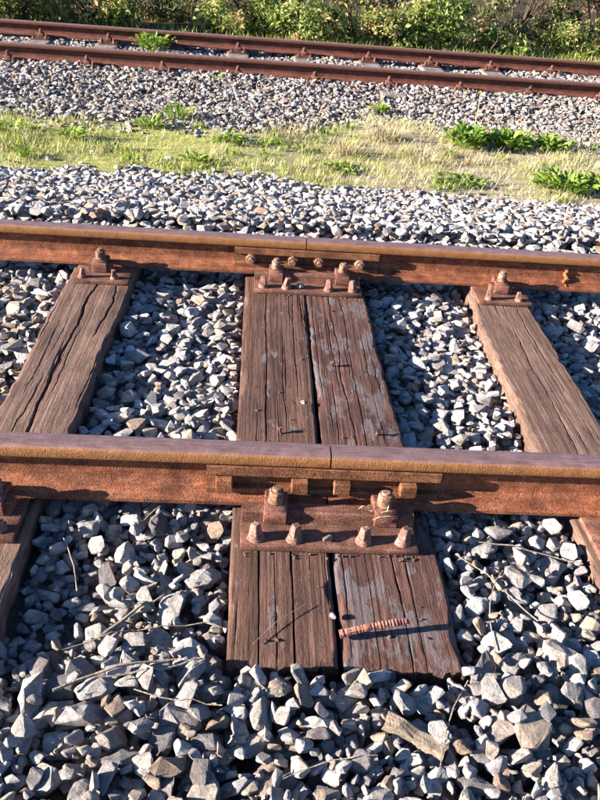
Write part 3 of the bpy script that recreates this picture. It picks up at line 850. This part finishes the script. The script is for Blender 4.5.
# rusty sleeper screw lying across the peeling timber
A, B = Vector((.230, -.476, ZT + .011)), Vector((.386, -.452, ZT + .030))
pts, rad = [], []
NS = 64
for i in range(NS):
    t = i / (NS - 1)
    p = A.lerp(B, t) + Vector((0, 0, .006 * math.sin(t * 3)))
    base = .0088 if t < .42 else .0072
    th = random.uniform(-.0006, .0006) if t < .42 else (.0013 * (1 if i % 3 == 0 else (-.3 if i % 3 == 1 else .1)) + random.uniform(-.0006, .0006))
    if t > .93: base *= 1 - (t - .93) * 5
    if t < .06: base = .0105
    pts.append(p); rad.append(base + th)
o = link(bpy.data.objects.new('loose_screw', tube_mesh('loose_screw', pts, rad, M['stick_rust'], 9)))
tag(o, 'long rusty screw lying across the peeling dark timber', 'screw')

def rod(name, pts, r, mat, label, cat, group=None):
    if name == 'dry_twig' and mat is M['twig']: r = r * .8 if isinstance(r, float) else [q * .62 for q in r]
    o = link(bpy.data.objects.new(name, tube_mesh(name, pts, r, mat, 6)))
    return tag(o, label, cat, group)
def height_near(x, y):
    j = int((x - HX0) / .0045); i = int((y - HY0) / .0045)
    return float(Hn[max(0, i - 2):i + 3, max(0, j - 2):j + 3].max()) if 0 <= i < Hn.shape[0] and 0 <= j < Hn.shape[1] else -.2
def lay(p0, p1, n=7, lift=.003, bend=.01, seed=0):
    """rest a thin stem on the stones between two points: it bridges the tops"""
    p0, p1 = Vector((*p0, 0)), Vector((*p1, 0)); r = random.Random(seed); pts = []
    d = (p1 - p0); nrm = Vector((-d.y, d.x, 0)).normalized()
    hs = []
    for i in range(n):
        t = i / (n - 1); p = p0.lerp(p1, t) + nrm * bend * math.sin(t * math.pi) + nrm * r.uniform(-1, 1) * bend * .15
        hs.append((p.x, p.y, min(height_near(p.x, p.y), -.14)))
    hi = max(h[2] for h in hs[:n // 2 + 1]); hj = max(h[2] for h in hs[n // 2:])
    for i, h in enumerate(hs):
        t = i / (n - 1)
        pts.append((h[0], h[1], max(h[2] - .002, (hi * (1 - t) + hj * t) - .012) + lift))
    return pts
T = M['twig']
G_ = 'dry twigs on the ballast'
rod('dry_twig', lay((-.36, -.625), (-.12, -.545), bend=.012, seed=1, lift=.006), [.006, .0065, .006, .0055, .005, .004, .003], T, 'thick pale twig on the stones left of the dark timbers', 'twig', G_)
rod('dry_twig', lay((-.28, -.60), (-.08, -.555), bend=-.01, seed=2), .0025, T, 'thin twig lying just behind the thick pale twig', 'twig', G_)
rod('dry_twig', lay((-.30, -.47), (-.17, -.36), bend=.006, seed=3, lift=.008), [.007, .008, .008, .007, .006, .005, .004], T, 'short grey branch stub pointing at the near rail', 'twig', G_)
rod('dry_twig', lay((-.37, -.505), (-.06, -.43), bend=.02, seed=4), .0016, T, 'long thin straw behind the short branch stub', 'twig', G_)
rod('dry_twig', lay((.58, -.50), (.66, -.25), bend=.02, seed=5), .0016, T, 'thin straw on stones right of the peeling timber, leaning to the rail', 'twig', G_)
rod('dry_twig', lay((.56, -.20), (.70, -.42), bend=.015, seed=6), .0018, T, 'thin straw crossing another right of the peeling timber', 'twig', G_)
rod('dry_twig', lay((.62, -.16), (.88, -.22), bend=.01, seed=7), .0022, T, 'brown straw on the big stones close to the rail at right', 'twig', G_)
rod('dry_twig', lay((-.44, -.17), (-.38, -.32), bend=.008, seed=8), .002, T, 'short straw among stones beside the left sleeper', 'twig', G_)
rod('dry_twig', lay((-.20, -.62), (-.02, -.66), bend=-.01, seed=9), .0018, T, 'thin straw at the foot of the left dark timber', 'twig', G_)
rod('dry_twig', lay((.40, -.78), (.50, -.58), bend=.012, seed=10), .0016, T, 'dark thin straw right of the tan wood chunk', 'twig', G_)
rod('dry_twig', lay((-.26, -.14), (-.21, -.08), bend=.003, seed=11, lift=.012), .0022, T, 'small straw standing up beside the near rail, left of the joint plate', 'twig', G_)
rod('dry_twig', [(.040, -.50, ZT + .004), (.09, -.44, ZT + .006), (.16, -.385, ZT + .005)], .0011, T, 'fine straw lying on the left dark timber', 'twig', G_)
rod('dry_twig', lay((.10, -.80), (.28, -.76), bend=.01, seed=13), .0015, T, 'fine straw among the front stones below the dark timbers', 'twig', G_)

# split wood chunk on the front stones
b = MB(); b.prism([(-.018, -.010), (.016, -.012), (.021, .004), (.009, .015), (-.014, .013)], -.064, .064)
bmesh.ops.subdivide_edges(b.bm, edges=list(b.bm.edges), cuts=3, use_grid_fill=True)
b.rough(.009, 26, 3).rough(.004, 80, 5)
o = b.build('wood_chunk', M['chunk'])
o.location = (.365, -.705, height_near(.365, -.705) + .012); o.rotation_euler = (.2, .12, R(-28))
tag(o, 'tan split wood chunk lying on the stones in front of the timbers', 'wood')

# pebbles lying on iron and timber
def pebble(pos, s, k, label):
    Mx = Matrix.Translation(pos) @ Matrix.Rotation(k * 1.3, 4, 'Z') @ Matrix.Diagonal((s, s, s, 1))
    o = inst('pebble', protos[k][3], None, Mx); return tag(o, label, 'pebble', 'pebbles lying on the timbers')
pebble((.222, -.185, -.140), .017, 3, 'grey pebble sitting on the iron plate between two screw spikes')
pebble((.190, .462, ZT + .009), .013, 5, 'white pebble on the left dark timber between the rails')
pebble((.222, -.420, ZT + .006), .012, 7, 'small white pebble beside the loose rusty screw')
pebble((.205, 1.330, -.142), .022, 9, 'tan pebble on the joint plate under the rail behind')
rs_ = random.Random(5); Vw, Fw = [], []
for k in range(13):
    az = rs_.uniform(0, 6.28); p = Vector((.345 + rs_.gauss(0, .018), -.125 + rs_.gauss(0, .022), -.112 + rs_.uniform(-.01, .022))); d = Vector((math.cos(az), math.sin(az) * .6, rs_.uniform(-.2, .7))).normalized() * rs_.uniform(.015, .04)
    q = Vector((-d.y, d.x, 0)).normalized() * .0012; n0 = len(Vw)
    Vw += [p - q, p + q, p + d * .6 + q + Vector((0, 0, .003)), p + d * .6 - q + Vector((0, 0, .003)), p + d, p + Vector((0, 0, .001))]
    Fw += [(n0, n0 + 1, n0 + 2), (n0, n0 + 2, n0 + 3), (n0 + 3, n0 + 2, n0 + 4)]
o = link(bpy.data.objects.new('straw_wisp', np_mesh('straw_wisp', [v[:] for v in Vw], Fw, M['straw'], [rs_.random() for _ in Vw])))
tag(o, 'wisp of dry straw caught beside the right clip of the near joint plate', 'straw')
gr_ = np.random.default_rng(91); grit = []
for k in range(64):
    if k < 26: x, y = gr_.uniform(.0, .47), -.214 - abs(gr_.normal(0, .010))
    elif k < 40: x, y = gr_.uniform(.02, .47), 1.288 - abs(gr_.normal(0, .012))
    else: x, y = gr_.uniform(.0, .45), gr_.uniform(-.5, 1.2)
    v = var_s[gr_.integers(len(var_s))]
    grit.append((v[0], gr_.uniform(.0022, .0055) * (1.3 if k > 40 else 1), v[2], x, y, ZT - .001))
g_ = merge(grit, 1, gr_)
o = link(bpy.data.objects.new('grit', np_mesh('grit', g_[0], g_[1], M['bed'], g_[2])), sj); tag(o, kind='stuff')
# nail stubs in the timbers between the rails
nb = MB(); nb.cone((0, 0, -.01), (0, 0, .012), .004, .004, 8); nb.cone((0, 0, .010), (.0, 0, .014), .008, .008, 8)
NAIL = nb.mesh('nail', M['far_iron'])
for x, y in ((.30, .72), (.11, .30), (.41, .31)):
    inst('nail', NAIL, sj, Matrix.Translation((x, y, ZT + .002)) @ Matrix.Rotation(random.uniform(-.4, .4), 4, 'X') @ Matrix.Rotation(random.uniform(-.4, .4), 4, 'Y'))

# pale stick leaning on the back rail
rod('dry_twig', [(2.35, 6.60, -.325), (2.55, 6.66, -.29), (2.80, 6.76, -.235)], [.008, .008, .006], M['wood_pale'], 'white stick leaning against the back rail above the green weeds', 'twig', G_)

# ------------------------------------------------------------------ grass
def blades(P, L, Wd, lean_dir, lean, tint):
    n = len(P)
    d = np.stack([np.cos(lean_dir), np.sin(lean_dir), np.zeros(n)], -1)
    s = np.stack([-np.sin(lean_dir), np.cos(lean_dir), np.zeros(n)], -1)
    z = np.array([0, 0, 1.0])
    Lc = L[:, None]; W2 = (Wd / 2)[:, None]
    m1 = P + Lc * (0.5 * np.cos(lean * .5)[:, None] * z + 0.5 * np.sin(lean * .5)[:, None] * d)
    tip = m1 + Lc * (0.5 * np.cos(lean)[:, None] * z + 0.5 * np.sin(lean)[:, None] * d)
    V = np.stack([P - s * W2, P + s * W2, m1 + s * W2 * .8, m1 - s * W2 * .8, tip], 1).reshape(-1, 3)
    b = np.arange(n)[:, None] * 5
    F = np.concatenate([b + [0, 1, 2], b + [0, 2, 3], b + [3, 2, 4]])
    return V, F, np.repeat(tint, 5)
rg = np.random.default_rng(77)
def dens(x, y):
    e1 = sstep(-0.12, 0.22, y - near_edge(x) + .1 * vnoise(x, y, 5, 61)); e2 = 1 - sstep(-0.3, 0.45, y - far_edge(x) - FAR_ANG * x + .25 * vnoise(x, y, 3.5, 62))
    return e1 * e2
N = 150000
x = rg.uniform(-2.9, 4.2, N); y = rg.uniform(3.1, 5.8, N)
d0 = dens(x, y)
patch = 0.5 + 0.5 * vnoise(x, y, 2.2, 31); p2 = 0.5 + 0.5 * vnoise(x, y, 6.5, 32)
green = np.clip(1.15 - 0.55 * sstep(0.2, 1.3, x) - 0.25 * np.abs(y - 4.2) / 0.8 + 0.5 * (patch - .5), 0, 1)
bare = sstep(0.42, 0.65, 0.5 + 0.5 * vnoise(x, y, 3.1, 33)) * sstep(.3, .9, x)
keep = rg.random(N) < d0 * (0.25 + 0.75 * p2 ** 1.3) * (1 - .8 * bare) * (0.3 + .7 * sstep(.25, .7, patch))
x, y, patch, p2, green = x[keep], y[keep], patch[keep], p2[keep], green[keep]
n = len(x)
tint = np.where(rg.random(n) < green * .72, rg.uniform(.38, .72, n), rg.uniform(.72, 1.0, n))
L = rg.uniform(.012, .045, n) * (0.5 + 1.7 * p2 ** 2) * (1 + 0.6 * (tint > .7) * rg.random(n))
P = np.stack([x, y, ground_z(x, y) - .004], -1)
V1, F1, T1 = blades(P, L, rg.uniform(.003, .0065, n), rg.uniform(0, 6.28, n), rg.uniform(.2, 1.5, n), tint)
# small broad leaves in clusters and flattened straw
NC = 900
cx = rg.uniform(-2.8, 4.0, NC); cy = rg.uniform(3.2, 5.6, NC)
ck = rg.random(NC) < dens(cx, cy) * (.25 + .75 * (1 - sstep(-.2, 1.6, cx))) * sstep(.3, .7, .5 + .5 * vnoise(cx, cy, 2.6, 51))
cx, cy = cx[ck], cy[ck]; rep_ = rg.integers(6, 16, len(cx))
lx = np.repeat(cx, rep_) + rg.normal(0, .035, rep_.sum()); ly = np.repeat(cy, rep_) + rg.normal(0, .035, rep_.sum())
nl = len(lx); lt = np.clip(np.repeat(rg.uniform(.12, .55, len(cx)), rep_) + rg.normal(0, .08, nl), 0, 1)
Vl, Fl, Tl = blades(np.stack([lx, ly, ground_z(lx, ly)], -1), rg.uniform(.03, .075, nl), rg.uniform(.010, .022, nl), rg.uniform(0, 6.28, nl), rg.uniform(.5, 1.5, nl), lt)
ns = 16000
sx = rg.uniform(-2.8, 4.2, ns); sy = rg.uniform(3.05, 5.9, ns)
sk = rg.random(ns) < np.clip(dens(sx, sy) + .12 * (np.abs(sy - 4.4) < 1.45), 0, 1) * (.25 + .75 * sstep(-.3, 1.0, sx + .5 * vnoise(sx, sy, 1.9, 52)))
sx, sy = sx[sk], sy[sk]; ns = len(sx)
Vs_, Fs_, Ts_ = blades(np.stack([sx, sy, ground_z(sx, sy) + .004], -1), rg.uniform(.04, .12, ns), rg.uniform(.002, .005, ns), rg.uniform(0, 6.28, ns), rg.uniform(1.0, 1.6, ns), rg.uniform(.72, 1, ns))
V1, F1, T1 = np.concatenate([V1, Vl, Vs_]), np.concatenate([F1, Fl + len(V1), Fs_ + len(V1) + len(Vl)]), np.concatenate([T1, Tl, Ts_])
# fringe behind the back track
N = 26000
x2 = rg.uniform(-5, 8, N); y2 = rg.uniform(9.0, 11.6, N) + FAR_ANG * x2
kp = rg.random(N) < sstep(9.05, 9.35, y2 - FAR_ANG * x2) * (0.25 + .75 * sstep(-1, 1, x2)) * (0.3 + 0.7 * (0.5 + .5 * vnoise(x2, y2, 2, 41)))
x2, y2 = x2[kp], y2[kp]; n2 = len(x2)
V2, F2, T2 = blades(np.stack([x2, y2, ground_z(x2, y2) - .005], -1), rg.uniform(.05, .17, n2), rg.uniform(.006, .013, n2), rg.uniform(0, 6.28, n2), rg.uniform(.2, 1.3, n2), np.clip(rg.normal(.5, .2, n2), 0, 1))
gr = link(bpy.data.objects.new('grass', np_mesh('grass', np.concatenate([V1, V2]), np.concatenate([F1, F2 + len(V1)]), M['grass'], np.concatenate([T1, T2]))))
tag(gr, 'short yellow green grass growing between the tracks and below the bushes', kind='stuff')
print('grass', n, n2)

# ------------------------------------------------------------------ weeds
def leaves_mesh(name, n, Lr, Wr, tilt, rad, hgt, seed, mat, seg=4, tint=(0, 1), stems=False):
    r = random.Random(seed); V, F, T = [], [], []
    if n > 20: n = int(n * 1.5); Lr = (Lr[0] * .5, Lr[1] * .9)
    for k in range(n):
        az = r.uniform(0, 6.283); q = r.random() ** .6 * rad
        base = Vector((math.cos(az) * q * r.uniform(.3, 1), math.sin(az) * q * r.uniform(.3, 1), r.uniform(0, hgt)))
        da = az + r.uniform(-.9, .9); d = Vector((math.cos(da), math.sin(da), 0)); s = Vector((-d.y, d.x, 0))
        L = r.uniform(*Lr); W = r.uniform(*Wr) * L; a = r.uniform(*tilt); tn = r.uniform(*tint)
        p = base.copy(); st = len(V); twist = r.uniform(-.5, .5)
        for i in range(seg + 1):
            t = i / seg; w = W * math.sin(math.pi * min(1, .12 + t * .88)) ** .8 * (.5 if t == 0 else 1)
            if i == seg: w = W * .04
            el = a - t * r.uniform(.7, 1.3)
            fold = Vector((0, 0, w * .35))
            ss = (s * math.cos(twist * t) + Vector((0, 0, 1)) * math.sin(twist * t))
            wob = 1 + r.uniform(-.25, .25)
            V += [p - ss * w * wob * .5 + fold, p.copy(), p + ss * w * wob * .5 + fold]; T += [tn * .9, tn * .75 + .2 * t, tn]
            p = p + (d * math.cos(el) + Vector((0, 0, 1)) * math.sin(el)) * (L / seg)
        for i in range(seg):
            b0 = st + i * 3
            F += [(b0, b0 + 1, b0 + 4, b0 + 3), (b0 + 1, b0 + 2, b0 + 5, b0 + 4)]
    return np_mesh(name, [v[:] for v in V], F, mat, np.clip(T, 0, 1), smooth=True)
WG = 'weeds between the tracks'
def weed(x, y, label, n, Lr, rad, seed, Wr=(.22, .36), tilt=(.5, 1.4), hgt=.02, mat='weed', tint=(.2, 1), name='weed_plant', group=WG, z=None):
    o = empty(name, (x, y, float(ground_z(x, y)) - .005 if z is None else z)); tag(o, label, 'weed', group)
    link(bpy.data.objects.new('foliage', leaves_mesh('foliage', n, Lr, Wr, tilt, rad, hgt, seed, M[mat], tint=tint)), o)
    return o
weed(1.70, 4.66, 'big bright green weed clump, leftmost of the row of leafy weeds at right', 120, (.07, .17), .19, 1, Wr=(.28, .5), hgt=.08, tint=(.35, 1))
weed(2.05, 4.72, 'dark green leafy weed, middle of the row of leafy weeds at right', 110, (.06, .15), .20, 2, Wr=(.3, .55), hgt=.06, tint=(.1, .9))
weed(2.42, 4.76, 'low green weed, rightmost of the row of leafy weeds at right', 90, (.06, .13), .20, 3, Wr=(.3, .5), hgt=.04, tint=(.3, 1))
weed(2.18, 3.66, 'wide leafy weed by the stones at the right edge, nearest of the big weeds', 140, (.06, .15), .24, 4, Wr=(.2, .5), hgt=.04, tint=(.3, 1))
weed(2.52, 3.74, 'leafy weed cut by the right edge of the picture', 80, (.05, .13), .18, 14, Wr=(.3, .5), hgt=.05, tint=(.3, 1))
weed(1.45, 3.62, 'flat pale green weed patch left of the nearest big weed', 70, (.05, .12), .18, 5, tilt=(.1, .8), tint=(.4, 1))
weed(1.13, 5.75, 'small bright green tuft alone on stones below the back track', 46, (.07, .16), .06, 6, Wr=(.12, .2), tint=(.6, 1))
weed(-.20, 4.33, 'flat dark green rosette in the middle of the yellow grass', 44, (.05, .11), .13, 7, Wr=(.3, .5), tilt=(.1, .9), tint=(.1, .9))
weed(-1.54, 3.62, 'vivid green spiky tuft beside the stones at left', 80, (.06, .13), .06, 8, Wr=(.05, .09), tilt=(.7, 1.5), tint=(.3, 1))
weed(-1.82, 4.22, 'ragged green weed at the left edge of the grass', 60, (.05, .13), .22, 9, Wr=(.12, .3), tint=(.45, 1))
weed(-1.35, 4.12, 'loose leafy weed standing right of the left edge weed', 40, (.05, .11), .15, 10, Wr=(.2, .35), hgt=.05, tint=(.4, 1))
weed(-.65, 4.95, 'thin upright weeds at the back of the yellow grass', 50, (.06, .16), .20, 11, Wr=(.08, .16), tilt=(.9, 1.5), tint=(.5, 1))
weed(-.40, 3.72, 'small green weed where yellow grass meets the front stones', 36, (.04, .09), .13, 12, Wr=(.2, .4), tint=(.4, 1))
weed(.55, 4.75, 'small green sprig beside the dry grass tufts', 26, (.05, .10), .06, 13, Wr=(.15, .3), tint=(.3, .9))
weed(.60, 3.80, 'broad leafed low weed in the dry grass near the front stones', 40, (.05, .11), .14, 15, Wr=(.25, .4), tilt=(.1, .8), tint=(.3, .9))
weed(-.44, 6.50, 'yellow green weed at the foot of the back rail', 26, (.05, .10), .06, 16, Wr=(.2, .35), tint=(.7, 1))
weed(-1.22, 8.02, 'leafy weed growing over the back rails at left', 120, (.05, .13), .26, 17, Wr=(.35, .55), hgt=.12, tint=(.4, 1), z=-.33)
weed(-.84, 4.60, 'grey green leafy weed behind the yellow grass left of the rosette', 44, (.06, .14), .13, 18, Wr=(.12, .25), tint=(.4, 1))
# dry tufts
DG = 'dry grass tufts between the tracks'
for k, (x, y, n, L, lab) in enumerate(((.66, 4.25, 150, .17, 'dry straw tuft shading a bare hollow, leftmost of the dry tufts'),
                               (1.02, 4.68, 170, .20, 'tallest dry straw tuft in front of the stones'),
                               (1.28, 4.12, 140, .14, 'low brown straw tuft left of the big weeds'),
                               (.20, 4.60, 90, .13, 'thin straw tuft at the end of the yellow grass'),
                               (1.62, 4.20, 90, .12, 'small pale straw tuft in front of the bright weed clump'))):
    o = empty('dry_grass_tuft', (x, y, float(ground_z(x, y)) - .004)); tag(o, lab, 'dry grass', DG)
    rr_ = np.random.default_rng(200 + k); az = rr_.uniform(0, 6.28, n); q = rr_.random(n) ** .7 * .11
    P = np.stack([np.cos(az) * q * 1.5, np.sin(az) * q, 0 * q], -1)
    V_, F_, T_ = blades(P, rr_.uniform(.4, 1, n) * L, rr_.uniform(.003, .006, n), az + rr_.uniform(-1, 1, n), rr_.uniform(.3, 1.5, n), rr_.random(n))
    link(bpy.data.objects.new('blades', np_mesh('blades', V_, F_, M['straw'], T_)), o)
# yellow flowers
def flower(x, y, h, label):
    z = float(ground_z(x, y)) - .005
    o = empty('wild_flower', (x, y, z)); tag(o, label, 'flower', 'yellow wild flowers')
    link(bpy.data.objects.new('stem', tube_mesh('stem', [(0, 0, 0), (.01, 0, h * .5), (.004, .01, h)], .004, M['straw'], 6)), o)
    me = leaves_mesh('petals', 16, (.018, .026), (.3, .5), (.1, .6), .004, .004, 5, M['yellow'], seg=2)
    f = link(bpy.data.objects.new('petals', me), o); f.location = (.004, .01, h)
flower(1.915, 5.35, .30, 'tall pale stalk with a yellow flower behind the bright weed clump')
flower(1.47, 5.05, .05, 'low yellow flower left of the bright weed clump')

# ------------------------------------------------------------------ bushes behind the back track
def bush(x, y, rx, ry, h, nleaf, seed, mat, label, size=(.035, .075), gaps=.35, stems=7):
    nleaf = int(nleaf * .72); size = (size[0] * 1.15, size[1] * 1.1)
    z0 = float(ground_z(x, y)); r = np.random.default_rng(seed)
    o = empty('bush', (x, y, z0 - .02)); tag(o, label, 'bush', 'bushes behind the back track')
    b = MB()
    for k in range(stems):
        az = r.uniform(0, 6.28); e = r.uniform(.3, .8)
        p = Vector((r.uniform(-.15, .15) * rx, r.uniform(-.15, .15) * ry, 0)); q = Vector((math.cos(az) * rx * e, math.sin(az) * ry * e, h * r.uniform(.5, .95)))
        mid = p.lerp(q, .45) + Vector((0, 0, h * .12))
        b.cone(p, mid, .022, .014, 6); b.cone(mid, q, .014, .005, 5)
        for _ in range(3):
            s = mid.lerp(q, r.uniform(0, .8)); b.cone(s, s + Vector((r.uniform(-.3, .3) * rx, r.uniform(-.3, .3) * ry, r.uniform(0, .3) * h)), .007, .003, 4)
    b.build('stems', M['bark'], o)
    # leaf clumps over the crown's volume, mostly towards its skin
    nc = max(12, int(nleaf / 120)); C = []
    while len(C) < nc:
        v = r.normal(size=3); v /= np.linalg.norm(v); rad_ = r.uniform(.45, 1.0) ** .5
        c = v * rad_ * np.array([rx, ry, h * .52]) + [0, 0, h * .48]
        if c[2] < .02: c[2] = r.uniform(.02, .3) * h * .4
        C.append(c)
    C = np.array(C); ci = r.integers(0, nc, nleaf)
    sp = r.uniform(.045, .125, nc)[ci][:, None]
    Pc = C[ci] + r.normal(size=(nleaf, 3)) * sp * np.array([1, 1, .8])
    Pc[:, 2] = np.maximum(Pc[:, 2], .01)
    outw = Pc - np.array([0, 0, h * .4]); outw /= np.linalg.norm(outw, axis=1)[:, None] + 1e-6
    nrm = outw * .5 + r.normal(size=(nleaf, 3)) * .6 + [0, 0, .35]; nrm /= np.linalg.norm(nrm, axis=1)[:, None]
    a = np.cross(nrm, r.normal(size=(nleaf, 3))); a /= np.linalg.norm(a, axis=1)[:, None]; bb = np.cross(nrm, a)
    s = (size[0] * .6 + (size[1] * 1.15 - size[0] * .6) * r.random(nleaf) ** 1.4)[:, None]; w = s * r.uniform(.4, .65, (nleaf, 1))
    V = np.stack([Pc - a * s * .5, Pc + bb * w * .5 + nrm * s * .08, Pc + a * s * .55 - nrm * s * .12, Pc - bb * w * .5 + nrm * s * .08], 1).reshape(-1, 3)
    i0 = np.arange(nleaf)[:, None] * 4
    F = np.concatenate([i0 + [0, 1, 2], i0 + [0, 2, 3]])
    ct = np.where(r.random(nc) < .12, r.uniform(.88, 1.0, nc), r.normal(.50, .24, nc))[ci]; t = np.clip(ct + r.normal(0, .16, nleaf), 0, 1)
    link(bpy.data.objects.new('foliage', np_mesh('foliage', V, F, M[mat], np.repeat(t, 4))), o)
    return o
bush(-3.15, 9.45, .62, .45, .62, 4600, 302, 'leaf', 'broad sunlit bush at left directly behind the back rail', size=(.05, .095))
bush(-2.25, 9.75, .55, .42, .55, 3400, 303, 'leaf', 'low leafy bush between the sunlit bush and the bare earth', size=(.045, .09))
bush(-1.35, 10.5, .65, .5, .8, 3600, 304, 'bramble', 'dark bush behind the bare earth at left')
bush(-.25, 10.05, .60, .42, .55, 4200, 305, 'leaf', 'green bush right of the bare earth, left of the middle')
bush(.62, 9.72, .55, .40, .50, 4200, 306, 'leaf', 'low bright green bush in the middle behind the rails')
bush(1.35, 10.35, .55, .45, .75, 3000, 307, 'bramble', 'brownish bush between two green bushes in the middle')
bush(1.75, 9.72, .52, .36, .42, 3800, 308, 'leaf', 'low bright green bush right of the middle with pale leaves')
bush(2.55, 10.05, .60, .42, .75, 4400, 309, 'leaf', 'green leafy bush left of the dark brambles')
bush(3.15, 9.75, .40, .30, .36, 2200, 310, 'leaf', 'small low bush in front of the green leafy bush at right')
bush(3.75, 10.75, .75, .5, 1.15, 3200, 311, 'bramble', 'dark bramble bush at right with deep shade inside')
bush(4.55, 10.2, .50, .32, .42, 2400, 312, 'leaf', 'low pale bush in front of the dark brambles at right', size=(.03, .06))
bush(5.1, 11.0, .85, .6, 1.2, 3600, 313, 'bramble', 'brown and green bramble bush towards the right corner')
bush(6.4, 11.3, .9, .7, 1.3, 3800, 314, 'bramble', 'tall bramble bush at the far right corner')
bush(2.6, 11.6, 1.0, .6, 1.4, 3600, 315, 'bramble', 'dark bush filling the gap behind the green bushes at right')
bush(.2, 11.4, 1.2, .6, 1.2, 4200, 316, 'bramble', 'dark bush filling the gap behind the middle bushes')
bush(-2.3, 11.0, 1.2, .6, 1.1, 4200, 317, 'bramble', 'dark bush filling the gap behind the left bushes')
bush(7.6, 12.8, 1.3, .8, 1.7, 3600, 318, 'bramble', 'dark bush behind the far right bramble')
bush(4.9, 12.6, 1.5, .8, 1.8, 4200, 319, 'bramble', 'dark bush behind the right brambles')
